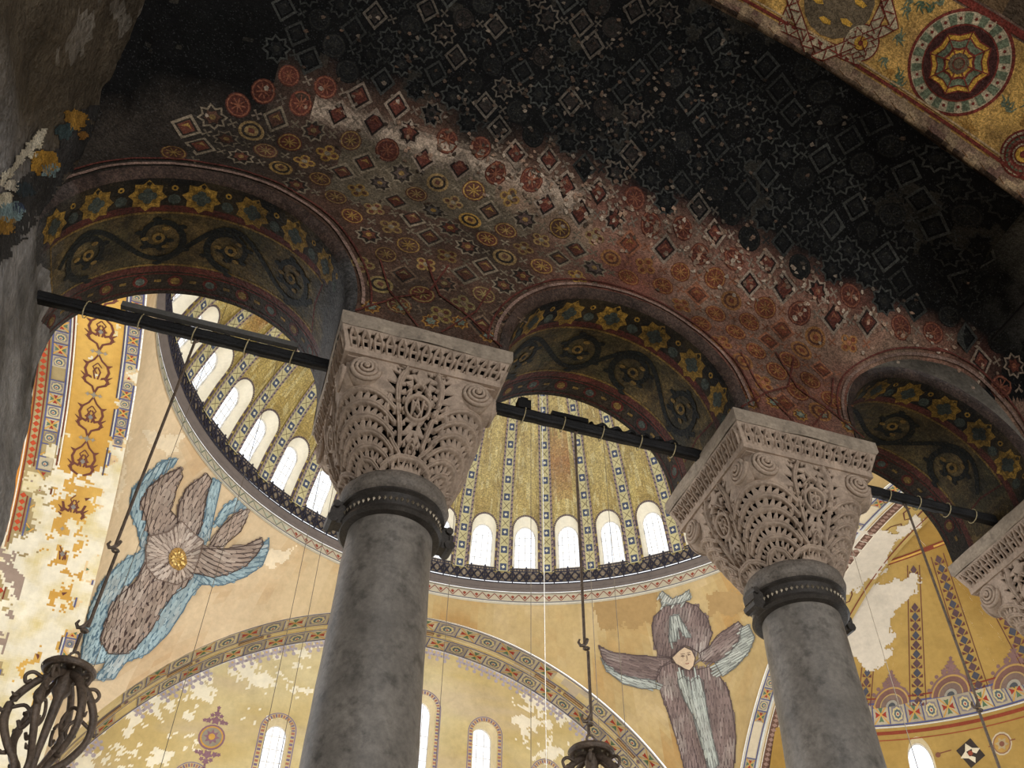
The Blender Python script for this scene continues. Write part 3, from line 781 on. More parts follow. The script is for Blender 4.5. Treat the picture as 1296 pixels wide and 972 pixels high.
# window reveal, frame and glass of the dome windows
def reveal_mesh(h, f, depth_dir, c=(.9, .85, .7), ns=14):
    mb = MB(); o = hole_outline(h, ns)
    for a, b in zip(o, o[1:]):
        A, B = Vector(f(*a)), Vector(f(*b)); dA, dB = depth_dir(A), depth_dir(B)
        mb.poly([A, B, B+dB*.5, A+dA*.5], c); mb.poly([A+dA*.5, B+dB*.5, B+dB, A+dA], c)
    A, B = Vector(f(*o[-1])), Vector(f(*o[0])); mb.poly([A, B, B+depth_dir(B), A+depth_dir(A)], c)
    return mb
ddir = lambda P: Vector((.72, -P.y*.14, max(0, (P.z-29.5))*-.16))
rev = reveal_mesh(H[0], domef, ddir, lin((244, 236, 214)))
revme = rev.mesh('window_reveal', False); revme.materials.append(M_NAVE)
mb = MB(); pts = [Vector(domef(*q)) for q in hole_outline(H[0])]; pts = [q+ddir(q)*.92 for q in pts]
mb.poly(pts); panem = mb.mesh('glass_pane'); panem.materials.append(M_GLASS)
mb = MB(); mb.tube(pts, .045, 5, close=True)
zs = [q.z for q in pts]; z0_, z1_ = min(zs), max(zs); xav = lambda z: pts[0].x+(z-z0_)/(z1_-z0_)*(pts[8].x-pts[0].x)
for y in (-.32, 0, .32): mb.tube([(xav(z0_), y, z0_), (xav(z1_-.15), y, z1_-.15)], .018, 4)
for q in range(1, 6): z = z0_+(z1_-z0_)*q/6.5; mb.tube([(xav(z), -.52, z), (xav(z), .52, z)], .018, 4)
framem = mb.mesh('window_frame'); framem.materials.append(M_FRAME)
wn = 0
for i in range(40):
    az = math.radians(i*9)
    for nm, me, off in (('dome_segment', segm[i % 5], 0), ('window_border', arm, 0), ('dome_rib', ribme, 4.5)):
        o = link(nm, me, dome); o.rotation_euler.z = az+math.radians(off)
    wn += 1
    w = empty('window_%d' % wn, (DC[0], DC[1], 0), az, NAVE); tag(w, kind='structure')
    for nm, me in (('window_reveal', revme), ('window_frame', framem)): link(nm, me, w)
    link('glass_pane', panem, w)
# cornice and painted ring
mb = MB(); mb.lathe([(14.93, 27.02), (14.86, 27.07), (14.82, 27.13), (14.85, 27.16), (14.70, 27.28), (14.69, 27.34), (14.74, 27.38), (15.0, 27.62)], 120, lin((112, 102, 96)), ctr=(DC[0], DC[1]))
co = mb.build('trim', M_NAVE, smooth=False, M=NAVE); tag(co, 'dark projecting cornice ring below the dome railing', kind='structure')
mb = MB(); mb.lathe([(14.72, 26.12), (14.75, 26.3), (14.93, 27.0)], 160, lin((206, 196, 172)), ctr=(DC[0], DC[1]))
bd = mb.build('trim', M_NAVE, smooth=True, M=NAVE); tag(bd, 'pale painted band with zigzags round the foot of the dome', kind='structure')
def bandm(u, v, h):
    a = u/14.8; r = 14.75+(v-26.3)*.257-h; return NAVE @ Vector((DC[0]+r*math.cos(a), DC[1]+r*math.sin(a), v))
p = Painter(bandm, lift=.012, step=.5); n = 150; st = 2*PI*14.8/n
for i in range(n):
    u = i*st; c = lin((150, 96, 84)) if -.3 < (u/14.8) < 2.1 or u/14.8 > 6 else lin((128, 138, 120))
    p.line([(u, 26.4), (u+st/2, 26.82)], .05, c, 1); p.line([(u+st/2, 26.82), (u+st, 26.4)], .05, c, 1); p.poly([(u, 26.76), (u+.1, 26.66), (u, 26.5), (u-.1, 26.66)], lin((160, 84, 66)) if c[0] > c[1] else lin((196, 200, 180)), 1)
    p.line([(u, 26.32), (u+st, 26.32)], .05, lin((104, 106, 120)), 1); p.line([(u, 26.9), (u+st, 26.9)], .05, lin((110, 108, 104)), 1); p.line([(u, 26.24), (u+st, 26.24)], .05, lin((236, 232, 220)), 1)
o = p.mb.build('painted_zigzag', M_PAINT, bd, inv=True); tag(o, kind='stuff')
# iron railing of the dome walkway
rail = empty('railing', (DC[0], DC[1], 27.36), 0, NAVE)
tag(rail, 'dark openwork iron railing on the cornice below the dome windows', 'railing')
NP = 128; pwid = 2*PI*14.74/NP
mb = MB(); X0 = 14.74; hh = .94; w = pwid/2
def bar(a, b, r=.034): mb.tube([(X0, a[0], a[1]), (X0, b[0], b[1])], r, 4)
for z in (.05, .16, .78, hh): bar((-w, z), (w, z), .038)
for s in (-1, 1):
    for t in (-1, 1): bar((s*w*.5-t*w*.5, .16), (s*w*.5+t*w*.5, .78), .034)
mb.tube([(X0, .5*w*1.1*math.cos(a), .47+.21*math.sin(a)) for a in [PI*k/4 for k in range(8)]], .03, 4, close=True)
mb.tube([(X0, -w+.12*math.cos(a), .47+.13*math.sin(a)) for a in [PI*k/3 for k in range(6)]], .03, 4, close=True)
for k in range(5): bar((-w+(k+.5)*2*w/5, .78), (-w+(k+.5)*2*w/5, hh), .025)
panm = mb.mesh('railing_panel'); panm.materials.append(M_RAIL)
mb = MB(); mb.box(X0, 0, .48, .05, .05, .96); mb.tube([(X0, 0, .95), (X0, 0, 1.02), (X0, 0, 1.1)], [.03, .055, .015], 6)
postm = mb.mesh('railing_post'); postm.materials.append(M_RAIL)
for i in range(NP):
    o = link('railing_panel', panm, rail); o.rotation_euler.z = i*2*PI/NP
    o = link('railing_post', postm, rail); o.rotation_euler.z = (i+.5)*2*PI/NP

# --- painted borders of the great arches
BL = lin((86, 88, 122)); RD = lin((154, 62, 46)); GR = lin((90, 112, 82)); CR = lin((198, 184, 150)); GY = lin((160, 146, 124)); OR_ = lin((198, 152, 76))
def border(p, u0, u1, v0, v1, rnd, faded=None):
    w = abs(v1-v0); n = int((u1-u0)/(w*1.02)); st = (u1-u0)/n; vm = (v0+v1)/2
    for i in range(n):
        u = u0+(i+.5)*st; fd = faded(u) if faded else 0
        if rnd.random() < fd: continue
        k = st*.47; h = w*.47
        p.poly([(u-k, vm-h), (u+k, vm-h), (u+k, vm+h), (u-k, vm+h)], mixc(CR, GY, rnd.random()), 1)
        if i % 2:
            for a, c in ((0, RD), (1, GR), (2, RD), (3, GR)):
                b = a*PI/2; p.poly([(u+.06*k*math.cos(b), vm+.06*h*math.sin(b)), (u+.8*k*math.cos(b-.42), vm+.8*h*math.sin(b-.42)), (u+.66*k*math.cos(b), vm+.66*h*math.sin(b)), (u+.8*k*math.cos(b+.42), vm+.8*h*math.sin(b+.42))], c, 2)
            p.line([(u-k*.9, vm-h*.9), (u+k*.9, vm+h*.9)], .05, OR_, 3); p.line([(u+k*.9, vm-h*.9), (u-k*.9, vm+h*.9)], .05, OR_, 3)
        else:
            p.star(u, vm, k*.95, k*.78, 4, mixc(BL, GY, .5), 2, PI/4); p.star(u, vm, k*.7, k*.6, 8, lin((196, 178, 130)), 3); p.star(u, vm, k*.48, k*.4, 8, mixc(BL, GR, .5), 4); p.disc(u, vm, k*.24, CR, 5, 8); p.disc(u, vm, k*.12, RD, 6, 6)
        p.line([(u-st/2, vm-h*.9), (u-st/2, vm+h*.9)], .05, BL, 4)
    for v in (v0, v1): p.line([(u0, v), (u1, v)], .06, BL, 2); 
    p.line([(u0, v0-.07*(1 if v1 > v0 else -1)), (u1, v0-.07*(1 if v1 > v0 else -1))], .05, lin((212, 206, 190)), 2)
rnd = random.Random(4)
refn = (9.2, 30, 9)
ps = Painter(surf_map(sS, refn, NAVE), lift=.015, step=.5)
border(ps, -19, 19, 39.58, 40.62, rnd, lambda u: .75 if u < -15 else (.35 if 6 < u < 10 else 0))
border(ps, -19, 19, 41.15, 42.15, rnd, lambda u: .3 if u < -13 else (.4 if 7 < u < 12 else 0))
ps.line([(u, 41.06) for u in frange(-19, 19, .5)], .06, lin((222, 190, 110)), 2); ps.line([(u, 42.26) for u in frange(-19, 19, .5)], .07, lin((232, 230, 226)), 2)
for i in range(-11, 12):
    u = i*1.7
    if rnd.random() < .7:
        for (a, b, c) in ((-.6, .6, lin((126, 94, 76))),): ps.poly([(u+a, 40.74), (u+b, 40.74), (u+b, 40.98), (u+a, 40.98)], c, 2)
        ps.line([(u-.55, 40.86), (u+.55, 40.86)], .08, lin((190, 160, 110)), 3); ps.star(u+.85, 40.86, .14, .08, 6, lin((126, 104, 110)), 3)
o = ps.mb.build('painted_border', M_PAINT, south_arch, inv=True); tag(o, kind='stuff')
# trefoil fringe along the top edge of the window wall
pt = Painter(lambda u, v, h: NAVE @ Vector((9.2+(GA-v)*math.sin(u/GA), YT-h, GZ+(GA-v)*math.cos(u/GA))), lift=.015, step=.5)
vio = lin((176, 164, 166))
for i in range(-46, 47):
    u = i*.42
    if rnd.random() < .08 or (u < -13 and rnd.random() < .4): continue
    pt.poly([(u-.17, .02), (u+.17, .02), (u+.1, .26), (u, .42), (u-.1, .26)], vio, 1); pt.disc(u, .5, .1, vio, 1, 7); pt.disc(u-.17, .27, .08, vio, 1, 6); pt.disc(u+.17, .27, .08, vio, 1, 6); pt.disc(u, .14, .06, lin((200, 170, 120)), 2, 6)
pt.line([(i*.5, -.02) for i in range(-40, 41)], .06, BL, 2)
# medallion and window borders on the window wall
pq = Painter(lambda u, v, h: NAVE @ Vector((u, YT-h, v)), pt.mb, lift=.015, step=.5)
vb = lin((140, 104, 112))
def wallmed(x, z, s=1):
    pq.disc(x, z, .58*s, vb, 1, 20); pq.disc(x, z, .5*s, OR_, 2, 20); pq.disc(x, z, .43*s, lin((150, 140, 120)), 3, 18); pq.star(x, z, .36*s, .2*s, 8, vb, 4); pq.disc(x, z, .15*s, OR_, 5, 8)
    for sg in (-1, 1):
        for (a, b, r) in ((0, .78, .2), (-.3, .74, .13), (.3, .74, .13), (0, 1.1, .14), (-.2, 1.0, .1), (.2, 1.0, .1), (0, 1.38, .09), (-.48, .72, .09), (.48, .72, .09), (.0, 1.25, .06)):
            pq.star(x+a*s, z+sg*b*s, r*s*1.2, r*s*.7, 5, vb, 1, sg*PI/2)
wallmed(.45, 18.55, 1.); wallmed(18.1, 18.4, 1.)
for (x, w, s, z, ri) in TH:
    o = hole_outline((x, w, s, z, w), 18)
    for j, (a, b) in enumerate(zip(o, o[1:])):
        f_ = lambda q, k: (x+(q[0]-x)*(1+k/w), z+(q[1]-z)*(1+k/w) if q[1] > z else q[1])
        n = max(1, int(math.hypot(b[0]-a[0], b[1]-a[1])/.16))
        for i in range(n):
            t0, t1 = i/n, (i+.6)/n; A = (a[0]+(b[0]-a[0])*t0, a[1]+(b[1]-a[1])*t0); B = (a[0]+(b[0]-a[0])*t1, a[1]+(b[1]-a[1])*t1)
            pq.poly([f_(A, .05), f_(B, .05), f_(B, .2), f_(A, .2)], lin((120, 104, 130)) if (i+j) % 2 else lin((168, 112, 92)), 1)
    pq.line([f_(q, .25) for q in o], .04, lin((128, 112, 140)), 1)
o = pt.mb.build('painted_border', M_PAINT, tymp, inv=True); tag(o, kind='stuff')
for (x, w, s, z, ri) in TH:
    wn += 1; wo = empty('window_%d' % wn, (x, YT, s), 0, NAVE); tag(wo, kind='structure'); h = (0, w, 0, z-s, w)
    ff = lambda u, v: (u, 0, v)
    reveal_mesh(h, ff, lambda P: Vector((-P.x*.12, .9, 0)), lin((228, 210, 168))).build('window_reveal', M_NAVE, wo)
    pts = [Vector((q[0]*.9, .8, q[1])) for q in hole_outline(h)]
    mb = MB(); mb.poly(pts); mb.build('glass_pane', M_GLASS, wo)
    mb = MB(); mb.tube(pts, .04, 5, close=True)
    for q in (-.3, .3): mb.tube([(q*w, .8, 0), (q*w, .8, z-s+w*.9)], .018, 4)
    for q in range(1, 10): mb.tube([(-w*.9, .8, q*.6), (w*.9, .8, q*.6)], .018, 4) if q*.6 < z-s+w*.4 else None
    mb.build('window_frame', M_FRAME, wo)

# west arch ornament: arabesque column, heart border, red border
_sw = surf_map(sW, (-7, 24.6, 9), NAVE)
pw2 = Painter(lambda u, v, h: _sw(u, v, h) if wbare(u, v) < .02 else None, lift=.015, step=.2)
border(pw2, -10, 20, -5.58, -6.0, rnd, lambda u: .05)
border(pw2, -10, 20, -7.95, -8.5, rnd, lambda u: .02)
for v, c in ((-5.5, (240, 236, 226)), (-6.06, (200, 196, 180)), (-6.12, (70, 66, 80)), (-7.76, (230, 222, 200)), (-7.83, (110, 60, 44)), (-8.62, (120, 52, 36)), (-8.95, (120, 52, 36)), (-9.05, (226, 214, 190))):
    pw2.line([(u, v) for u in frange(-10, 20, .5)], .05, lin(c), 2)
for i in range(110):
    u = -10+i*.28
    pw2.poly([(u, -8.66), (u+.12, -8.78), (u, -8.9), (u-.12, -8.78)], lin((176, 70, 40)), 1)
ara = lin((104, 62, 50))
for i in range(14):
    uc_ = -9+i*1.98
    vm = -6.92
    for s in (-1, 1):
        pw2.line([(uc_-.9, vm), (uc_-.62, vm+s*.14), (uc_-.42, vm+s*.34), (uc_-.15, vm+s*.42), (uc_+.12, vm+s*.34), (uc_+.2, vm+s*.16), (uc_+.05, vm+s*.08), (uc_-.05, vm+s*.18)], (.06, .14), ara, 1)
        pw2.line([(uc_+.88, vm), (uc_+.6, vm+s*.1), (uc_+.45, vm+s*.36), (uc_+.28, vm+s*.42), (uc_+.12, vm+s*.3)], (.07, .13), ara, 1)
        pw2.line([(uc_-.3, vm+s*.02), (uc_-.1, vm+s*.12), (uc_+.25, vm+s*.05)], .06, ara, 1); pw2.line([(uc_+.2, vm+s*.36), (uc_+.02, vm+s*.56)], (.1, .02), ara, 1)
        pw2.line([(uc_-.4, vm+s*.36), (uc_-.5, vm+s*.52)], (.14, .02), ara, 1); pw2.line([(uc_+.4, vm+s*.38), (uc_+.3, vm+s*.52)], (.1, .02), ara, 1); pw2.line([(uc_, vm), (uc_-.3, vm+s*.16), (uc_-.5, vm)], .05, ara, 1)
    pw2.poly([(uc_-.12, vm), (uc_, vm+.1), (uc_+.12, vm), (uc_, vm-.1)], lin((128, 120, 110)), 2)
    pw2.star(uc_+.97, vm, .16, .07, 4, lin((140, 130, 110)), 2); pw2.star(uc_+.97, vm+.22, .1, .05, 4, lin((150, 140, 120)), 2); pw2.star(uc_+.97, vm-.22, .1, .05, 4, lin((150, 140, 120)), 2)
o = pw2.mb.build('painted_arabesque', M_PAINT, west_arch, inv=True); tag(o, kind='stuff')
pe = Painter(surf_map(sW, (25, 24.6, 9), NAVE), lift=.015, step=.5)
border(pe, -8, 19, 24.2, 24.75, rnd, lambda u: .25)
for v, w, c in ((24.05, .06, (236, 232, 220)), (24.85, .08, (196, 200, 196)), (25.3, .42, (104, 76, 62)), (25.08, .05, (230, 220, 200)), (25.54, .05, (226, 214, 190)), (26.95, .06, (120, 60, 44))):
    pe.line([(u, v) for u in frange(-8, 19, .5)], w, lin(c), 2)
for i in range(120): pe.poly([(-8+i*.23, 25.15), (-8+i*.23+.1, 25.3), (-8+i*.23, 25.46), (-8+i*.23-.1, 25.3)], lin((150, 120, 104)), 3)
for i in range(14):
    uc_ = -7+i*2.1
    for s in (-1, 1):
        pe.line([(uc_-.95, 26.2), (uc_-.6, 26.2+s*.3), (uc_-.2, 26.2+s*.36), (uc_, 26.2+s*.12), (uc_-.25, 26.2)], (.05, .1), ara, 1); pe.line([(uc_+.9, 26.2), (uc_+.5, 26.2+s*.34), (uc_+.1, 26.2+s*.3)], (.04, .1), ara, 1)
    pe.star(uc_-.05, 26.2, .2, .1, 6, lin((96, 100, 70)), 2)
o = pe.mb.build('painted_border', M_PAINT, east_arch, inv=True); tag(o, kind='stuff')

# --- semi-dome to the right
EC = (25.0, 24.6, 10.5); ER = 14.9
def sdf(u, v):      # azimuth degrees, elevation-like height z
    z = v; r = math.sqrt(max(0, ER*ER-(z-EC[2])**2)); a = math.radians(u); return (EC[0]+r*math.cos(a), EC[1]+r*math.sin(a), z)
def elc(u, v):
    n = fbm(u*.03, v*.15, 21); return mixc(lin((176, 144, 80)), lin((156, 122, 60)), .5+n)
SH = [(c, 2.7, 17.2, 19.35, .8) for c in (-54, -27, 0, 27, 54)]
semi = grid_holes(sdf, -88, 88, 15, 25.3, SH, elc, 2.5, 24, NAVE)
# crown of the shell closes up to its apex
for a in frange(-88, 85, 4)[:-1]:
    pass
semi_o = semi.build('ceiling', M_NAVE); tag(semi_o, 'yellow semi-dome at right with painted radiating bands', kind='structure')
mb = MB(); nz = 8
for i, a in enumerate(frange(-88, 88, 4)[:-1]):
    for j in range(nz):
        z0_, z1_ = 25.3+(.1)*j/nz, 25.3+.1*(j+1)/nz
        mb.poly([NAVE @ Vector(sdf(a, min(25.395, z0_))), NAVE @ Vector(sdf(a+4, min(25.395, z0_))), NAVE @ Vector(sdf(a+4, min(25.395, z1_))), NAVE @ Vector(sdf(a, min(25.395, z1_)))], lin((206, 156, 58)))
mb.build('shell_crown', M_NAVE, semi_o)
bvh_semi = bvh_of(semi_o.data)
pz = Painter(surf_map(sdf, (25, 24.6, 14), NAVE, e=.02), lift=.01, step=1.5)
class _B: pass
def sdb(x, y, h):      # metres along the band, z
    return pz.m(math.degrees(x/10.6), y, h)
pb = Painter(sdb, lift=.012, step=.5)
border(pb, -14, 14, 20.62, 21.35, rnd)
for z, w, c in ((20.35, .12, (140, 66, 44)), (21.52, .05, (130, 60, 44)), (20.1, .04, (150, 80, 50))): pb.line([(u, z) for u in frange(-14, 14, .5)], w, lin(c), 2)
# tall lozenge bands radiating up the shell, traced where the photograph shows them
px = Painter(px_map(bvh_semi), pb.mb, lift=.012, step=6)
lo = lin((74, 74, 82)); lr = lin((104, 62, 54))
def loz(x0, y0, x1, y1, w0, w1, n, gap=None):
    for i in range(n):
        t0, t1 = i/n, (i+1)/n
        if gap and gap[0] < t0 < gap[1]: continue
        a = (x0+(x1-x0)*t0, y0+(y1-y0)*t0); b = (x0+(x1-x0)*t1, y0+(y1-y0)*t1); w = w0+(w1-w0)*t0; m = ((a[0]+b[0])/2, (a[1]+b[1])/2)
        d = math.hypot(x1-x0, y1-y0); nx, ny = (y1-y0)/d, -(x1-x0)/d
        px.poly([a, (m[0]+nx*w*.36, m[1]+ny*w*.36), b, (m[0]-nx*w*.36, m[1]-ny*w*.36)], lo if i % 2 else mixc(lo, lr, .5), 2)
        for s in (-1, 1): px.poly([(a[0]+s*nx*w*.5, a[1]+s*ny*w*.5), (a[0]+s*nx*w*.1, a[1]+s*ny*w*.1), (a[0]+s*nx*w*.5+(b[0]-a[0])*.4, a[1]+s*ny*w*.5+(b[1]-a[1])*.4)], lr, 2)
    for s in (-1, 1):
        d = math.hypot(x1-x0, y1-y0); nx, ny = (y1-y0)/d*s, -(x1-x0)/d*s
        px.line([(x0+nx*w0*.68, y0+ny*w0*.68), (x1+nx*w1*.68, y1+ny*w1*.68)], 1.1, lr, 2)
loz(1162, 893, 1156, 715, 15, 11, 15, (.7, .92)); loz(1240, 872, 1186, 702, 16, 12, 15); loz(1316, 862, 1222, 690, 17, 12, 15); loz(1094, 893, 1098, 845, 11, 11, 4)
mt = lin((128, 98, 92))
for (x, y, R_) in ((1053, 905, 24), (1128, 893, 25), (1203, 879, 27), (1283, 868, 30)):      # half-round painted lunettes with a leafy crest
    hd = lambda r, q=1.: [(x+r*math.cos(PI+PI*i/16)-0*r, y+r*1.05*math.sin(PI+PI*i/16)-(math.cos(PI+PI*i/16))*r*.18) for i in range(17)]
    for g, c in ((1, mt), (.9, lin((178, 142, 84))), (.82, lin((122, 88, 78))), (.6, lin((176, 146, 96))), (.54, lin((126, 104, 92))), (.3, lin((160, 152, 136))), (.18, lin((80, 82, 84)))): px.poly(hd(R_*g), c, 1+2*(1-g)*5)
    for a in range(9): q = PI+PI*(a+.5)/9; px.disc(x+R_*1.02*math.cos(q), y+R_*1.08*math.sin(q), 2.6, mt, 1, 7)
    for dx, dy, r2 in ((0, 1.2, 7), (-.3, 1.1, 5), (.3, 1.1, 5), (0, 1.5, 5.5), (-.16, 1.32, 4), (.16, 1.32, 4), (0, 1.72, 3)): px.star(x+dx*R_, y-dy*R_, r2, r2*.55, 5, mt, 2, -PI/2)
px.line([(1112, 716), (1150, 703), (1200, 684), (1240, 668)], 6, lin((128, 62, 44)), 2); px.line([(1112, 716), (1150, 703), (1200, 684), (1240, 668)], 2.5, lin((206, 160, 80)), 3)
# diamond panel and rosettes between the windows
px.poly([(1210, 950), (1228, 934), (1247, 956), (1229, 972)], lin((60, 52, 46)), 1); px.star(1228, 953, 14, 7, 4, lin((220, 206, 176)), 2, PI/4+.3); px.disc(1228, 953, 3.5, lin((140, 70, 50)), 3, 6)
for x, y in ((1187, 955), (1268, 941)):
    px.disc(x, y, 13, lin((196, 180, 150)), 1, 14, 15); px.disc(x, y, 11.5, lin((140, 100, 76)), 2, 14, 13); px.disc(x, y, 10, lin((176, 138, 74)), 2.5, 14, 11.5); px.star(x, y, 9, 5, 6, lin((170, 150, 112)), 3); px.disc(x, y, 3.5, lin((128, 84, 66)), 4, 8); px.line([(x-17, y+4), (x+17, y-6)], 1.4, lin((130, 80, 60)), 2)
o = pb.mb.build('painted_band', M_PAINT, semi_o, inv=True); tag(o, kind='stuff')
# bare plaster where the paint has come off
pbv = Painter(px_map(bvh_of(semi_o.data)), lift=.03)
bare = lin((206, 194, 174)); bare2 = lin((176, 164, 146))
pbv = Painter(px_map(bvh_of(semi_o.data)), lift=.03)
pbv.fill([(1050, 690), (1075, 672), (1110, 690), (1120, 715), (1112, 740), (1128, 735), (1165, 728), (1160, 745), (1150, 758), (1130, 775), (1128, 810), (1125, 835), (1095, 848), (1070, 820), (1055, 760)], bare, 1, 1.5, 7)
o = pbv.mb.build('bare_plaster', M_NAVE, semi_o, inv=True); tag(o, kind='stuff')
for (c, hw, s, z, ri) in SH:
    wn += 1; rr = math.sqrt(ER*ER-(18.5-EC[2])**2); a = math.radians(c)
    wo = empty('window_%d' % wn, (EC[0]+rr*math.cos(a), EC[1]+rr*math.sin(a), s), a+PI/2*-1, NAVE); tag(wo, kind='structure')
    w = math.radians(hw)*rr; h = (0, w, 0, z-s, .8)
    ff = lambda u, v: (u, -(17.2-s)-.0+ (math.sqrt(ER*ER-(v+s-EC[2])**2)-rr), v)
    reveal_mesh(h, ff, lambda P: Vector((0, .9, 0)), lin((228, 210, 168))).build('window_reveal', M_NAVE, wo)
    pts = [Vector((q[0], ff(*q)[1]+.75, q[1])) for q in hole_outline(h)]; mb = MB(); mb.poly(pts); mb.build('glass_pane', M_GLASS, wo)
    mb = MB(); mb.tube(pts, .05, 5, close=True); mb.build('window_frame', M_FRAME, wo)
# bare plaster on the east soffit
pbe = Painter(px_map(bvh_of(east_arch.data)), lift=.03)
pbe.fill([(1060, 690), (1085, 668), (1130, 672), (1165, 650), (1168, 662), (1128, 690), (1125, 712), (1110, 728), (1060, 760)], bare, 1, 1.5, 5)
o = pbe.mb.build('bare_plaster', M_NAVE, east_arch, inv=True); tag(o, kind='stuff')
# nave floor far below
mb = MB(); mb.box(10, 24, -13.8, 80, 36, .4); nf = mb.build('floor', M_FLOOR, M=NAVE); tag(nf, 'nave floor far below', kind='structure')

# ============================================================ SERAPHIM on the pendentives
FR = random.Random(12)
def feathers(p, poly, ang_, L, w, col, edge, k0=2, jit=.06, base=None):
    """rows of long rounded feathers filling a traced outline; ang_(x, y) is the direction the tips point to (image degrees)"""
    L *= 1.3; w *= 1.12
    xs = [q[0] for q in poly]; ys = [q[1] for q in poly]; cx, cy = sum(xs)/len(xs), sum(ys)/len(ys)
    p.fill(poly, base or mixc(col, edge, .45), k0-1, 2.5)
    a0 = math.radians(ang_(cx, cy)); c0, s0 = math.cos(a0), math.sin(a0); R = max(max(xs)-min(xs), max(ys)-min(ys))
    rows = int(2*R/(L*.52)); out = []
    for r in range(rows, -1, -1):
        d = -R+r*L*.52
        for q in range(int(-R/w), int(R/w)+1):
            t = q*w+(w*.5 if r % 2 else 0)+FR.uniform(-.12, .12)*w; dd = d+FR.uniform(-.1, .1)*L; x = cx+c0*dd-s0*t; y = cy+s0*dd+c0*t
            if inside(x, y, poly): out.append((r, x, y))
    for n, (r, x, y) in enumerate(out):
        a = math.radians(ang_(x, y))+FR.uniform(-jit, jit); c, s = math.cos(a), math.sin(a); l = L*FR.uniform(.85, 1.15); hw = w*.5; f0 = 0
        while not inside(x+c*l*.45, y+s*l*.45, poly) and f0 < 4: l *= .8; f0 += 1
        def T(u, v): return (x+c*u-s*v, y+s*u+c*v)
        kk = k0+(rows-r)*.06+(n%2)*.02; cf = quad4(mixc(col, lin((190, 182, 170)), max(0, fbm(x*.03, y*.03, 2))*.6), FR.uniform(.78, 1.2))
        for g, cc, dk in ((1., edge, 0), (.74, cf, .05)):
            h = hw*g; e = l*.5*(1 if g == 1 else .95)
            p.poly([T(-l*.5, h*.8), T(-l*.5, -h*.8), T(e*.2, -h), T(e*.78, -h*.75), T(e, 0), T(e*.78, h*.75), T(e*.2, h)], cc, kk+dk)
BRN, BLU, INK = lin((156, 138, 124)), lin((148, 168, 172)), lin((72, 58, 54)); BINK = lin((88, 112, 126))
def sc(L, s=3.6, ox=130, oy=560): return [(ox+x/s, oy+y/s) for x, y in L]
ser = empty('seraph_painting', NAVE @ Vector((-1.8, 35.0, 20.5)))
tag(ser, 'grey-brown and blue six-winged seraph with a golden star for a face, upper left wall', 'wall painting')
def wing(parent, parts, name='wing', lift=.02):
    p = Painter(px_map(bvh_pen), lift=lift, step=8)
    for n, a in enumerate(parts): feathers(p, *a, k0=2+2*n); p.line(a[0], 1.1, a[5], 4+2*n, close=True)
    o = p.mb.build(name, M_PAINT, parent, inv=True); return o
wing(ser, [(sc([(120, 280), (130, 210), (200, 140), (270, 80), (342, 68), (310, 110), (240, 160), (200, 210), (170, 270), (195, 380), (205, 480), (170, 475), (150, 380), (125, 330)]), lambda x, y: -60 if y < 620 else 250-330, 13, 5, BLU, BINK),
           (sc([(165, 270), (200, 200), (280, 140), (350, 110), (360, 150), (330, 210), (320, 260), (300, 300), (335, 340), (340, 400), (300, 480), (210, 440), (190, 340)]), lambda x, y: -72+(x-190)*.5, 15, 5.5, BRN, INK)])
wing(ser, [(sc([(480, 190), (500, 160), (538, 180), (515, 280), (500, 350), (482, 440), (440, 468), (425, 440), (465, 330)]), lambda x, y: -78, 11, 4.5, BLU, BINK),
           (sc([(336, 290), (380, 200), (470, 135), (492, 165), (467, 250), (440, 400), (400, 460), (350, 400), (335, 340)]), lambda x, y: -72+(x-240)*.6, 14, 5, BRN, INK)])
wing(ser, [(sc([(505, 360), (555, 285), (600, 258), (662, 275), (645, 300), (570, 325), (530, 385)]), lambda x, y: -48, 11, 4.5, BLU, BINK),
           (sc([(530, 385), (600, 320), (665, 290), (655, 335), (625, 400), (590, 430), (540, 470), (480, 470)]), lambda x, y: -52, 11, 4.5, BRN, INK)])
wing(ser, [(sc([(725, 460), (758, 432), (752, 490), (725, 560), (645, 612), (545, 648), (430, 645), (390, 600), (500, 600), (640, 555), (690, 500)]), lambda x, y: 62-(x-240)*.85, 12, 5, BLU, BINK),
           (sc([(370, 490), (440, 478), (560, 480), (640, 468), (722, 428), (728, 460), (695, 510), (645, 562), (580, 592), (500, 612), (390, 585)]), lambda x, y: 48-(x-240)*.75, 15, 5, BRN, INK)])
wing(ser, [(sc([(0, 620), (100, 530), (190, 485), (210, 520), (120, 640), (20, 760), (60, 870), (120, 960), (60, 1010), (0, 1000), (-40, 1010), (-110, 1010), (-70, 760)]), lambda x, y: 118, 13, 5, quad4(BLU, 1.08), BINK),
           (sc([(380, 590), (450, 640), (395, 700), (345, 790), (285, 880), (205, 960), (100, 1000), (40, 1080), (-60, 1080), (20, 1000), (190, 860), (260, 750), (310, 680)]), lambda x, y: 118, 14, 5.5, BLU, BINK),
           (sc([(210, 490), (300, 560), (400, 590), (372, 650), (310, 690), (262, 760), (200, 870), (110, 960), (20, 960), (-20, 900), (20, 770), (60, 700), (150, 620)]), lambda x, y: 112, 16, 5.5, BRN, INK),
           (sc([(200, 420), (290, 400), (350, 350), (410, 410), (450, 440), (430, 520), (400, 600), (330, 640), (240, 620), (190, 560), (185, 480)]), lambda x, y: math.degrees(math.atan2(y-705, x-222)), 11, 4.5, lin((176, 160, 146)), lin((112, 94, 84)))], 'body_wing')
p = Painter(px_map(bvh_pen), lift=.02, step=6)
cx, cy = 222, 705
p.disc(cx, cy, 11.5, lin((150, 112, 48)), 12, 14, 14, .3)
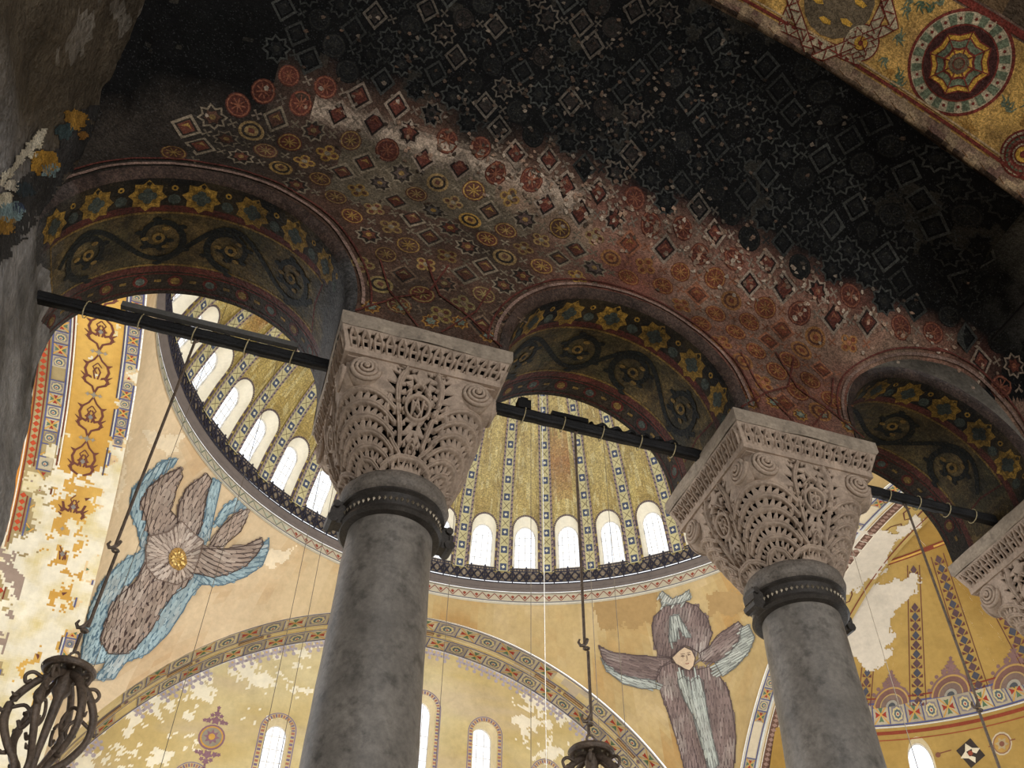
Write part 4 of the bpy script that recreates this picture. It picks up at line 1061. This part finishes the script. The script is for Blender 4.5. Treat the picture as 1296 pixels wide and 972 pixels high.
for i in range(14): a = i*.449; p.poly([(cx, cy), (cx+12*math.cos(a), cy+14*math.sin(a)), (cx+6*math.cos(a+.3), cy+7*math.sin(a+.3))], lin((210, 172, 88)) if i % 2 else lin((176, 132, 58)), 14)
for i in range(9): a = i*.7; p.disc(cx+6.5*math.cos(a), cy+8*math.sin(a), 1.6, lin((232, 200, 120)), 16, 6)
o = p.mb.build('star_cover', M_GOLD, ser, inv=True); o['label'] = 'gilded star-shaped cover over the face'

ser2 = empty('seraph_painting', NAVE @ Vector((19.5, 36.0, 20.5)))
tag(ser2, 'dark brown six-winged seraph with an uncovered pale face, beside the right column', 'wall painting')
D2, I2, W2, WI = lin((128, 110, 104)), lin((88, 74, 72)), lin((172, 176, 166)), lin((104, 104, 100))
s4 = lambda L: sc(L, 4.05, 740, 720)
wing(ser2, [(s4([(70, 390), (130, 425), (250, 440), (440, 455), (455, 475), (400, 500), (370, 560), (340, 580), (250, 560), (160, 530), (100, 480)]), lambda x, y: 195, 17, 3.2, quad4(D2, .85), I2),
            (s4([(80, 450), (110, 520), (200, 590), (290, 612), (370, 612), (365, 570), (270, 560), (180, 540), (110, 490)]), lambda x, y: 200, 18, 2.6, W2, WI)])
wing(ser2, [(s4([(640, 400), (680, 340), (790, 268), (812, 290), (790, 370), (740, 430), (690, 480), (600, 470), (590, 430)]), lambda x, y: -40, 16, 3.2, D2, I2),
            (s4([(808, 300), (845, 282), (878, 350), (850, 420), (790, 490), (710, 550), (670, 480), (740, 440), (795, 370)]), lambda x, y: -28, 18, 2.8, W2, WI)])
wing(ser2, [(s4([(370, 560), (380, 510), (440, 470), (520, 500), (560, 520), (640, 500), (700, 560), (740, 620), (760, 720), (780, 860), (765, 1060), (520, 1060), (480, 900), (430, 740), (400, 660)]), lambda x, y: 86, 15, 3.4, D2, I2),
            (s4([(480, 570), (510, 548), (545, 580), (580, 548), (605, 570), (625, 700), (650, 840), (690, 1000), (650, 1050), (600, 900), (560, 750), (500, 640)]), lambda x, y: 78, 20, 2.6, W2, WI)], 'lower_wing')
wing(ser2, [(s4([(345, 290), (360, 240), (410, 190), (500, 160), (580, 190), (630, 250), (655, 330), (630, 400), (590, 430), (540, 400), (510, 390), (480, 420), (440, 450), (380, 440), (355, 370)]), lambda x, y: -82, 15, 3.4, D2, I2),
            (s4([(440, 240), (480, 230), (550, 350), (520, 350), (480, 300), (470, 370), (435, 375)]), lambda x, y: -100, 18, 2.6, W2, WI),
            (s4([(385, 130), (400, 110), (450, 150), (500, 130), (540, 100), (545, 150), (500, 170), (400, 190)]), lambda x, y: -60, 12, 2.6, W2, WI)], 'upper_wing')
p = Painter(px_map(bvh_pen), lift=.02, step=3)
cx, cy = 868.5, 832.5; SK = lin((196, 172, 142)); LNE = lin((96, 76, 66))
face = [(-2, -15), (8, -11), (12, -2), (10, 8), (4, 14), (-1, 12), (-7, 4), (-13, -3), (-9, -10)]
p.poly([(cx+a*1.12, cy+b*1.12) for a, b in face], I2, 22); p.poly([(cx+a, cy+b) for a, b in face], SK, 24)
for dx, dy in ((-4, -4), (4, -6)): p.line([(cx+dx-2.4, cy+dy), (cx+dx, cy+dy-1.1), (cx+dx+2.4, cy+dy)], .9, LNE, 26); p.disc(cx+dx, cy+dy+.3, .9, LNE, 27, 6); p.line([(cx+dx-2.8, cy+dy-2.6), (cx+dx+2.6, cy+dy-3.2)], .6, LNE, 26)
p.line([(cx+.6, cy-5), (cx+1.6, cy+1), (cx, cy+1.6)], .7, LNE, 26); p.line([(cx-1, cy+5.4), (cx+1.4, cy+5.8), (cx+3.6, cy+4.8)], .9, lin((140, 84, 72)), 26)
o = p.mb.build('face', M_PAINT, ser2, inv=True); o['label'] = 'pale oval face of the seraph'
# scuffed darker plaster above the right seraph and bright streaks by the left one
pst = Painter(px_map(bvh_pen), lift=.008)
pst.fill([(828, 738), (748, 760), (758, 800), (800, 790), (835, 800), (832, 760)], lin((168, 138, 92)), 1, 2, 9)
pst.fill([(890, 752), (935, 745), (952, 780), (900, 775)], lin((170, 140, 94)), 1, 2, 7)
for q in ([(150, 560), (158, 480), (166, 500), (160, 590), (150, 650), (142, 640)], [(180, 540), (230, 560), (215, 575), (185, 560)], [(330, 700), (380, 690), (360, 712), (320, 716)]): pst.fill(q, lin((226, 208, 176)), 1, 2, 8)
o = pst.mb.build('plaster_patch', M_NAVE, pen, inv=True); tag(o, kind='stuff')

# ============================================================ COLUMNS WITH BASKET CAPITALS
def hf_mesh(name, P, D, mat, thr=.007):
    """P(nu, nv, 3) base points closed in u, D outward unit normals * displacement already added"""
    nu, nv = P.shape[:2]; me = bpy.data.meshes.new(name); me.vertices.add(nu*nv); me.vertices.foreach_set('co', P.astype(np.float32).ravel())
    I, J = np.meshgrid(np.arange(nu), np.arange(nv-1), indexing='ij'); I2_ = (I+1) % nu
    F = np.stack([I*nv+J, I2_*nv+J, I2_*nv+J+1, I*nv+J+1], -1).reshape(-1, 4)
    if D is not None:
        deep = (D < -thr).ravel(); F = F[~deep[F].all(1)]      # the drilled holes go right through the carved shell
    me.loops.add(F.size); me.loops.foreach_set('vertex_index', F.ravel().astype(np.int32)); me.polygons.add(len(F))
    me.polygons.foreach_set('loop_start', np.arange(0, F.size, 4, dtype=np.int32)); me.update(calc_edges=True); me.validate()
    me.materials.append(mat); return me
class Relief:
    def __init__(s, w, h, nx, ny):
        s.x = (np.arange(nx)+.5)/nx*w-w/2; s.y = np.arange(ny)/(ny-1)*h; s.X, s.Y = np.meshgrid(s.x, s.y, indexing='ij'); s.D = np.zeros((nx, ny)); s.w, s.h = w, h
    def box(s, pts, m):
        xs = [p[0] for p in pts]; ys = [p[1] for p in pts]
        i0, i1 = np.searchsorted(s.x, [min(xs)-m, max(xs)+m]); j0, j1 = np.searchsorted(s.y, [min(ys)-m, max(ys)+m]); return slice(i0, i1), slice(j0, j1)
    def hole(s, pts, d=.05):
        d = .016
        b = s.box(pts, 0); X, Y = s.X[b], s.Y[b]
        if X.size == 0: return
        c = np.mean(pts, axis=0); m = np.ones(X.shape, bool)
        for (x0, y0), (x1, y1) in zip(pts, pts[1:]+pts[:1]):
            e = (x1-x0)*(Y-y0)-(y1-y0)*(X-x0); ec = (x1-x0)*(c[1]-y0)-(y1-y0)*(c[0]-x0); m &= (e*np.sign(ec) > 0)
        s.D[b] = np.where(m, np.minimum(s.D[b], -d), s.D[b])
    def stroke(s, pts, w, d, mode='add'):
        b = s.box(pts, w); X, Y = s.X[b], s.Y[b]
        if X.size == 0: return
        best = np.full(X.shape, 1e9)
        for (x0, y0), (x1, y1) in zip(pts, pts[1:]):
            dx, dy = x1-x0, y1-y0; l = dx*dx+dy*dy+1e-12; t = np.clip(((X-x0)*dx+(Y-y0)*dy)/l, 0, 1); best = np.minimum(best, np.hypot(X-x0-t*dx, Y-y0-t*dy))
        f = np.clip(1-(best/w)**2, 0, 1)
        if mode == 'add': s.D[b] += d*np.sqrt(f)*(f > 0)
        else: s.D[b] = np.where(f > 0, np.maximum(s.D[b], d+.012*np.sqrt(f)), s.D[b])       # solid bar over the holes
def bez(p, n=14):
    out = []; P = [np.array(q, float) for q in p]; P = [2*P[0]-P[1]]+P+[2*P[-1]-P[-2]]
    for i in range(1, len(P)-2):
        for k in range(n):
            t = k/n; out.append(tuple(.5*((2*P[i])+(-P[i-1]+P[i+1])*t+(2*P[i-1]-5*P[i]+4*P[i+1]-P[i+2])*t*t+(-P[i-1]+3*P[i]-3*P[i+1]+P[i+2])*t**3)))
    out.append(tuple(P[-2])); return out
def frond(R, pts, size, step, sides=(1, -1), off=.03, lean=.55, d=.10, groove=True):
    size *= 1.6; step *= 1.36; off *= .8
    L = 0; last = -1e9
    for i in range(1, len(pts)):
        L += math.hypot(pts[i][0]-pts[i-1][0], pts[i][1]-pts[i-1][1])
        if L-last < step: continue
        last = L; tx, ty = pts[i][0]-pts[i-1][0], pts[i][1]-pts[i-1][1]; l = math.hypot(tx, ty) or 1; tx /= l; ty /= l
        for sd in sides:
            nx, ny = -ty*sd, tx*sd; bx, by = pts[i][0]+nx*off, pts[i][1]+ny*off
            R.hole([(bx-tx*size*.35, by-ty*size*.35), (bx+tx*size*.4, by+ty*size*.4), (bx+nx*size+tx*size*lean, by+ny*size+ty*size*lean)], d)
    R.stroke(pts, .020, .014, 'bar'); R.stroke(pts, .005, -.010)
CB, CT = 4.50, 5.38
def make_basket(mono):
    NX, NY = 300, 240; w_, h_ = 1.02, CT-CB; R = Relief(w_, h_, NX, NY)
    # two tall acanthus stems that part round the monogram
    for s in (-1, 1):
        frond(R, bez([(s*.10, .05), (s*.13, .25), (s*.15, .42), (s*.11, .58), (s*.02, .70)]), .042, .056, off=.03)
        frond(R, bez([(s*.13, .30), (s*.17, .50), (s*.18, .68), (s*.13, .84)]), .045, .058, off=.032)
        frond(R, bez([(s*.12, .12), (s*.22, .24), (s*.27, .40), (s*.24, .55)]), .042, .058, off=.028)
        frond(R, bez([(s*.04, .12), (s*.03, .18), (s*.0, .22)]), .03, .045, off=.02)
        for k in range(5):      # swept parallel leaves running to the corner
            y = .10+k*.105; c = bez([(s*.20, y-.06), (s*.29, y+.02), (s*.39, y+.07), (s*.51, y+.085)])
            frond(R, c, .036, .046, (1,) if s < 0 else (-1,), off=.024, lean=.3)
        c = bez([(s*.0, .10), (s*.12, .095), (s*.26, .05), (s*.36, .0)]); frond(R, c, .03, .045, (1, -1), off=.024)
        c = bez([(s*.34, .0), (s*.42, .07), (s*.51, .10)]); frond(R, c, .03, .045, off=.022)
        for k in range(4): R.hole([(s*(.05+k*.05), .80), (s*(.07+k*.05), .84), (s*(.035+k*.05), .855)], .04)
    R.hole([(-.02, .20), (.02, .20), (0, .23)], .04); R.hole([(-.02, .26), (.02, .26), (0, .29)], .04); R.hole([(-.025, .32), (.025, .32), (0, .36)], .05)
    for a in range(11):      # drilled ground round the monogram
        q = a*2*PI/11; R.hole([(.15*math.cos(q), .5+.15*math.sin(q)), (.125*math.cos(q+.38), .5+.125*math.sin(q+.38)), (.185*math.cos(q+.25), .5+.185*math.sin(q+.25))], .05)
    m = np.hypot(R.X, R.Y-.5) < .10; R.D[m] = -.016
    R.stroke([(.105*math.cos(a*PI/12), .5+.105*math.sin(a*PI/12)) for a in range(25)], .014, .012, 'bar')
    for l in mono: R.stroke([(x*.088, .5+y*.088) for x, y in l], .010, .004, 'bar')
    D = np.concatenate([R.D]*4, 0); nu = NX*4
    th = (np.arange(nu)+.5)/nu*2*PI-PI/4-PI/2         # face 0 looks towards -y
    b = R.y/h_; wv = np.interp(b, [0, .08, .3, .6, .85, 1], [.372, .41, .49, .565, .61, .62]); nn = np.interp(b, [0, .3, .7, 1], [2, 2.5, 4.2, 7])
    c, s = np.cos(th)[:, None], np.sin(th)[:, None]; rad = wv[None]/((np.abs(c)**nn[None]+np.abs(s)**nn[None])**(1/nn[None]))
    rad = rad+D; return np.stack([rad*c, rad*s, np.broadcast_to(CB+R.Y[0][None], rad.shape)], -1), D
mono1 = [[(-.55, -.7), (-.55, .6)], [(.5, -.7), (.5, .75)], [(-.55, .6), (.5, -.5)], [(-.1, .85), (-.55, -.7)], [(-.1, .85), (.25, -.2)], [(.5, .6), (.85, .3)], [(-.2, -.6), (.1, -.9), (.3, -.5)]]
mono2 = [[(-.5, -.7), (-.5, .7)], [(-.5, .6), (-.05, .4), (-.5, .05)], [(-.5, .05), (0, -.3), (-.5, -.65)], [(.15, -.8), (.15, .8)], [(.15, .5), (.6, .4), (.6, 0), (.15, -.1)], [(.35, -.1), (.7, -.6)]]
def capmesh(mono, nm):
    P, D = make_basket(mono); return hf_mesh(nm, P, D, M_STONE)
basket_a, basket_b = capmesh(mono1, 'basket'), capmesh(mono2, 'basket')
# pierced frieze under the slab
def make_frieze():
    NX, NY = 360, 36; R = Relief(1.36, .2, NX, NY); n = 13; st = 1.30/n
    for i in range(n):
        x = -.65+(i+.5)*st
        R.hole([(x-.016, .04), (x+.016, .04), (x+.018, .09), (x-.018, .09)], .045); R.hole([(x-.018, .105), (x+.018, .105), (x, .155)], .045)
        R.hole([(x-.043, .11), (x-.024, .11), (x-.022, .175), (x-.045, .175)], .045); R.hole([(x+st/2-.012, .03), (x+st/2+.012, .03), (x+st/2, .10)], .045)
        R.hole([(x+st/2-.014, .13), (x+st/2+.014, .13), (x+st/2, .18)], .045)
        R.stroke([(x-.03, .01), (x-.034, .1), (x-.01, .175), (x+.01, .175), (x+.034, .1), (x+.03, .01)], .008, .006, 'bar')
        R.hole([(x+.028, .0), (x+.05, .0), (x+.04, .05)], .045)
    D = np.concatenate([R.D]*4, 0); nu = NX*4; P = np.zeros((nu, NY, 3)); t = (np.arange(NX)+.5)/NX*2-1
    hw = np.interp(R.y/.2, [0, 1], [.63, .695])
    for k in range(4):
        a = -PI/2+k*PI/2; ca, sa = math.cos(a), math.sin(a)
        out = hw[None]+D[k*NX:(k+1)*NX]; tt_ = t[:, None]*hw[None]
        P[k*NX:(k+1)*NX, :, 0] = out*ca-tt_*sa*1.0; P[k*NX:(k+1)*NX, :, 1] = out*sa+tt_*ca; P[k*NX:(k+1)*NX, :, 2] = (5.42+R.y*.9)[None]
    return hf_mesh('pierced_frieze', P, D, M_STONE)
frieze_me = make_frieze()
M_CORE = material('shade_dark_capital_core', lin((30, 26, 23)), .95, .05, n1=6, n2=40, amp=.3)  # near-black colour paints in the shade deep inside the drilled holes
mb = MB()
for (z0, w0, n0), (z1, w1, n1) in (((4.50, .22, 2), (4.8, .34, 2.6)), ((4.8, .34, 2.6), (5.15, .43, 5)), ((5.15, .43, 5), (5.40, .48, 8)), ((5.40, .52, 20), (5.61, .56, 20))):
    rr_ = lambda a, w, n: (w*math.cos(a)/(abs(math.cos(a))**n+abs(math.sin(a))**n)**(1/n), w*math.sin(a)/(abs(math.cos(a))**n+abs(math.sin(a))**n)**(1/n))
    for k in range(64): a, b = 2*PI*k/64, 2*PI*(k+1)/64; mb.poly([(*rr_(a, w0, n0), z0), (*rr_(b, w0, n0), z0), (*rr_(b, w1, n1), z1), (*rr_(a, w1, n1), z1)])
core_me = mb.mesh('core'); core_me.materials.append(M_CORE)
def noisy(mb, a=.006, s=6):
    mb.v = [(p[0]+a*noise.noise(Vector(p)*s), p[1]+a*noise.noise(Vector(p)*s+Vector((5, 0, 0))), p[2]+a*noise.noise(Vector(p)*s+Vector((0, 7, 0)))) for p in mb.v]; return mb
mb = MB(); prof = [(.715, 5.735), (.715, 5.62), (.70, 5.60)]
for (h0, z0), (h1, z1) in zip(prof, prof[1:]):
    for k in range(4):
        n = 24
        for q in range(n):
            t0, t1 = -1+2*q/n, -1+2*(q+1)/n; a = k*PI/2; ca, sa = math.cos(a), math.sin(a)
            f = lambda h, t, z: (h*ca-t*h*sa, h*sa+t*h*ca, z)
            mb.poly([f(h0, t0, z0), f(h0, t1, z0), f(h1, t1, z1), f(h1, t0, z1)])
mb.poly([(x*.715, y*.715, 5.735) for x, y in ((-1, -1), (1, -1), (1, 1), (-1, 1))]); mb.poly([(x*.70, y*.70, 5.60) for x, y in ((-1, -1), (1, -1), (1, 1), (-1, 1))])
slab_me = noisy(mb, .012, 4).mesh('slab'); slab_me.materials.append(M_SLAB)
mb = MB()
for (h, z0, z1) in ((.635, 5.365, 5.43), (.60, 5.35, 5.37)): mb.box(0, 0, (z0+z1)/2, 2*h, 2*h, z1-z0)
mold_me = mb.mesh('moulding'); mold_me.materials.append(M_STONE)
mb = MB()      # a corner volute facing -y, origin at its centre
mb.tube([(0, .12, 0), (0, -.01, 0)], .128, 28)
sp = [(.118*(1-k/64)*math.cos(-k*.36), -.02-.045*k/60, .118*(1-k/64)*math.sin(-k*.36)) for k in range(58)]
mb.tube(sp, [.021-.010*k/58 for k in range(58)], 6); mb.tube([(0, -.02, 0), (0, -.08, 0)], [.024, .014], 8)
vol_me = mb.mesh('volute', True); vol_me.materials.append(M_STONE)
mb = MB(); mb.lathe([(.28, 4.51), (.375, 4.52), (.41, 4.48), (.422, 4.42), (.41, 4.37), (.37, 4.335), (.28, 4.33)], 72)
torus_me = noisy(mb, .008, 7).mesh('stone_ring', True); torus_me.materials.append(M_TORUS)
mb = MB(); mb.lathe([(.34, 4.35), (.392, 4.345), (.398, 4.325), (.372, 4.31), (.366, 4.21), (.385, 4.195), (.392, 4.17), (.37, 4.15), (.30, 4.145)], 72)
for a, dz in ((PI*1.02, 0), (PI*.02, 0)):      # bolted lugs that close the ring
    M = Matrix.Rotation(a, 4, 'Z'); mb.box(.41, 0, 4.25, .11, .11, .19, M=M); mb.tube([M @ Vector((.45, -.075, 4.185)), M @ Vector((.45, .075, 4.185))], .042, 8); mb.tube([M @ Vector((.44, -.08, 4.31)), M @ Vector((.44, .08, 4.31))], .03, 8); mb.box(.46, 0, 4.25, .03, .14, .05, M=M)
ring_me = mb.mesh('bronze_ring'); ring_me.materials.append(M_BRONZE)
mb = MB(); nb = 56
for i in range(nb):
    a = 2*PI*i/nb; r = .372; c, s = math.cos(a), math.sin(a); T = lambda dr, dt, dz: (c*(r+dr)-s*dt, s*(r+dr)+c*dt, 4.255+dz)
    q = [T(0, -.014, 0), T(0, 0, .022), T(0, .014, 0), T(0, 0, -.022)]; t = T(.014, 0, 0)
    for x, y in zip(q, q[1:]+q[:1]): mb.poly([x, y, t])
bead_me = mb.mesh('bead_row'); bead_me.materials.append(M_BEAD)
mb = MB(); z0 = -1.1; prof = []
for i in range(61):
    z = z0+(4.16-z0)*i/60; t = (z-z0)/(4.16-z0); prof.append((.43-.098*t-.014*t*t, z))
mb.lathe(prof, 96); shaft_me = noisy(mb, .007, 3).mesh('shaft', True); shaft_me.materials.append(M_MARBLE)
mb = MB(); mb.lathe([(.0, -1.6), (.55, -1.6), (.55, -1.45), (.5, -1.4), (.53, -1.33), (.5, -1.26), (.42, -1.2), (.44, -1.13), (.38, -1.08)], 64); base_me = mb.mesh('base', True); base_me.materials.append(M_SLAB)
LABC = ['grey veined marble column with a pierced basket capital, left of centre and nearest', 'grey marble column with a pierced basket capital, right of centre', 'basket-capital column cut off by the right edge of the view']
YC = (YF+YB)/2
for i, xc in enumerate(CAPX):
    col = empty('column', (xc, YC, -1.6)); tag(col, LABC[i], 'column', 'arcade columns')
    def part(nm, me, par=col, loc=(0, 0, 1.6), rz=0, lab=None):
        o = bpy.data.objects.new(nm, me); COL.objects.link(o); o.parent = par; o.location = loc; o.rotation_euler.z = rz
        if lab: o['label'] = lab
        return o
    part('base', base_me); part('shaft', shaft_me); part('stone_ring', torus_me)
    rg = part('bronze_ring', ring_me); part('bead_row', bead_me, rg, (0, 0, 0))
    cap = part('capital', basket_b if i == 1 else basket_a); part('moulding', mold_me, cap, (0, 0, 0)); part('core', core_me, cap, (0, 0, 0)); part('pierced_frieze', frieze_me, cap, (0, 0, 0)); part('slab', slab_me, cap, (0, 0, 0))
    for k in range(4):
        for s in (-1, 1):
            a = k*PI/2; M = Matrix.Rotation(a, 4, 'Z') @ Vector((s*.45, -.585, 5.25)); part('volute', vol_me, cap, M, a)

# ============================================================ TIE BEAMS
def tie(x0, x1, z, lab, gray, extra=None, z1=None):
    z1 = z if z1 is None else z1
    t = empty('tie_beam', ((x0+x1)/2, YC, z)); tag(t, lab, 'tie beam', 'tie beams across the arches')
    zz = lambda x: z+(z1-z)*(x-x0)/(x1-x0)-z
    m = (x0+x1)/2; mb = MB(); n = 24
    pts = [(x0+(x1-x0)*i/n-m, 0, zz(x0+(x1-x0)*i/n)) for i in range(n+1)]
    mb.tube(pts, .058, 8); mb.tube([(p[0], -.03, p[2]-.045) for p in pts], .022, 6)
    noisy(mb, .006, 9).build('bar', M_IRON, t)
    for q in (.16, .34, .52, .7, .86):
        x = x0+(x1-x0)*q-m; mb = MB(); mb.tube([(x+.01*math.sin(a), .07*math.cos(a), zz(x+m)-.01+.075*math.sin(a)) for a in [PI*k/6 for k in range(12)]], .005, 5, close=True); mb.build('wire_tie', M_WIRE, t)
    if gray:
        mb = MB(); g0, g1 = gray; mb.box((g0+g1)/2-m, -.075, zz((g0+g1)/2)+.06, g1-g0, .05, .055); mb.build('conduit', M_GREY, t)
    if extra: extra(t, m)
    return t
tie(-2.25, .13, 5.80, 'black iron tie beam with a long grey conduit, across the leftmost arch', (-1.62, -.18))
def rope(t, m):
    mb = MB(); mb.tube([(-.1+i*.02-m+2.6-.0, -.01+.02*math.sin(i*.9), .07+.012*math.cos(i*.9)) for i in range(46)], .024, 6); o = mb.build('cable_coil', M_IRON, t)
    mb = MB(); mb.box(1.86-m, 0, .1, .12, .09, .11); mb.box(1.86-m, 0, .17, .07, .06, .04); mb.build('junction_box', M_IRON, t)
    mb = MB(); mb.box(2.3-m, 0, .085, .35, .06, .05); mb.build('cable_tray', M_IRON, t)
tie(1.53, 3.60, 5.77, 'black iron tie beam with a small junction box, across the middle arch', None, rope)
tie(4.97, 6.85, 5.84, 'black iron tie beam across the rightmost visible arch', None)
mb = MB(); mb.tube([(0, .45, 0), (0, -1.6, 0)], .02, 6); tb = mb.build('vault_rod', M_IRON); tb.location = (6.4, 4.0, 7.1); tag(tb, 'thin black rod high in the dark vault at the right edge', 'rod')

# ============================================================ HANGING LAMPS
def rod_mesh(z0, z1, joints):
    mb = MB(); pts = [(0.004*math.sin(z*3), .004*math.cos(z*2), z) for z in frange(z0, z1, .15)]; mb.tube(pts, .011, 6)
    return mb
def lamp(x, ztop, zdisc, joints, lab, rodlab, seed, full=True):
    rod = empty('suspension_rod', (x, YC, zdisc)); tag(rod, rodlab, 'rod')
    zs = [zdisc+.135]+[z for z in joints]+[ztop]
    for j, (a, b) in enumerate(zip(zs, zs[1:])):
        mb = MB(); a2 = a-zdisc; b2 = b-zdisc-(.07 if j < len(zs)-2 else 0); dx = .012*(1 if j % 2 else -1)
        mb.tube([(dx, 0, a2-.02), (dx, 0, b2)], .0115, 6); mb.build('rod_link', M_LAMP, rod)
    for z in joints:
        mb = MB(); zz = z-zdisc
        mb.tube([(.012+.0, 0, zz+.03), (0, 0, zz), (-.02, 0, zz-.03), (-.045, 0, zz-.035), (-.06, 0, zz-.01), (-.05, 0, zz+.015)], [.012, .015, .015, .013, .011, .007], 6)
        mb.tube([(.02*math.cos(a), .02*math.sin(a), zz-.05) for a in [PI*k/4 for k in range(8)]], .009, 5, close=True); mb.build('hook', M_LAMP, rod)
    mb = MB(); mb.tube([(.016*math.cos(a), 0, ztop-zdisc+.06+.07*math.sin(a)) for a in [PI*k/6 for k in range(12)]], .009, 5, close=True); mb.build('hook', M_LAMP, rod)
    if not full: return
    L = empty('hanging_lamp', (x, YC, zdisc)); tag(L, lab, 'lamp', 'wrought iron lamps under the arches'); R0 = .152
    mb = MB(); mb.lathe([(.0, .05), (.05, .05), (.10, .035), (R0-.01, .02), (R0, .0), (R0, -.02), (R0-.015, -.028), (R0-.03, -.012), (.07, .0), (.0, .0)], 36); mb.lathe([(R0+.004, .006), (R0+.008, -.004), (R0+.004, -.014)], 36); mb.build('canopy', M_LAMP, L, smooth=True)
    mb = MB()
    for i in range(10): a = i*2*PI/10; mb.tube([(.11*math.cos(a), .11*math.sin(a), -.005), (.11*math.cos(a), .11*math.sin(a), -.035)], [.012, .007], 6)
    mb.build('bosses', M_BEAD, L)
    mb = MB(); mb.tube([(.03*math.cos(a), .0, .085+.035*math.sin(a)) for a in [PI*k/5 for k in range(10)]], .009, 6, close=True); mb.build('eye', M_LAMP, L)
    mb = MB(); mb.lathe([(.0, 0), (.035, -.01), (.05, -.05), (.042, -.10), (.055, -.14), (.03, -.18), (.02, -.5), (.03, -.72), (.0, -.75)], 20); mb.build('stem', M_LAMP, L, smooth=True)
    for i in range(6):
        a = seed+i*PI/3; M = Matrix.Rotation(a, 4, 'Z'); mb = MB()
        pr_ = bez([(.05, -.04), (.10, -.07), (.16, -.13), (.225, -.25), (.23, -.38), (.17, -.50), (.10, -.58), (.09, -.66), (.14, -.72), (.20, -.70)], 5)
        mb.tube([M @ Vector((r, .018*math.sin(z*9), z)) for r, z in pr_], [.026-.010*abs(k/len(pr_)-.35) for k in range(len(pr_))], 8, flat=.8)
        mb.tube([M @ Vector((r, 0, z)) for r, z in bez([(.12, -.09), (.18, -.07), (.215, -.10), (.20, -.14), (.175, -.12)], 5)], .011, 6)
        mb.tube([M @ Vector((r, 0, z)) for r, z in bez([(.22, -.3), (.15, -.27), (.10, -.33), (.13, -.40), (.16, -.36)], 5)], .011, 6)
        for (r, z) in ((.205, -.22), (.235, -.32), (.15, -.54)): mb.tube([M @ Vector((r, 0, z)), M @ Vector((r+.028, .006, z-.012)), M @ Vector((r+.045, 0, z+.006))], [.014, .012, .004], 6)
        mb.build('scroll_arm', M_LAMP, L, smooth=True)
    mb = MB(); mb.lathe([(.225, -.70), (.24, -.72), (.225, -.74), (.21, -.72), (.225, -.70)], 40); mb.build('hoop', M_LAMP, L)
lamp(-.98, 5.72, 2.765, [3.08, 3.68], 'wrought iron scroll lamp with a domed cap, at the bottom left corner', 'jointed iron rod hanging from the leftmost beam down to the corner lamp', .3)
lamp(2.36, 5.70, 2.775, [3.02, 3.60], 'wrought iron scroll lamp cut by the bottom edge, between the two near columns', 'jointed iron rod hanging from the middle beam between the two near columns', .1)
lamp(5.79, 5.74, 2.9, [3.70], 'wrought iron scroll lamp beyond the bottom right of the view, under the rightmost arch', 'iron rod hanging from the rightmost beam in front of the yellow semi-dome', .5)

# ============================================================ LONG THIN CORDS HANGING IN THE NAVE
CORDS = [(-.2115, 380, 'thin cord left of the near column, the left one of a close pair'), (-.196, 400, 'thin cord left of the near column, the right one of a close pair'), (-.2875, 268, 'thin cord passing just right of the left seraph'), (-.368, 200, 'thin cord crossing the wings of the left seraph'),
         (.0545, 750, 'thin cord close beside the rod of the middle lamp'), (0., 670, 'thin cord down the middle of the yellow window wall'), (-.074, 560, 'thin cord just right of the near column'), (.0755, 781, 'thin cord left of the right seraph'), (.012, 688, 'bright white cord falling in front of the central dome windows'), (.30, 1110, 'thin cord in front of the bare plaster patch at right')]
for n, (k, x0, lab) in enumerate(CORDS):
    y = 700; x = 672+k*(y+660); d = MC @ np.array([x-648, 486-y, -FPX]); d /= np.hypot(d[0], d[1]); D_ = 20.+.7*(n % 4)
    P = d*D_; mb = MB(); q = NAVE.inverted() @ Vector((P[0], P[1], 0)); r = math.hypot(q.x-DC[0], q.y-DC[1]); zt = DZ+math.sqrt(max(1, DR*DR-r*r)) if r < 14.3 else 26
    if n == 9: zt = 24.2
    mb.tube([(0, 0, 0), (0, 0, zt+6)], .0085 if n != 8 else .009, 5)
    o = mb.build('cord', M_CORDW if n == 8 else M_CORD); o.location = (P[0], P[1], -6); tag(o, lab, 'cord', 'cords hanging in the nave')
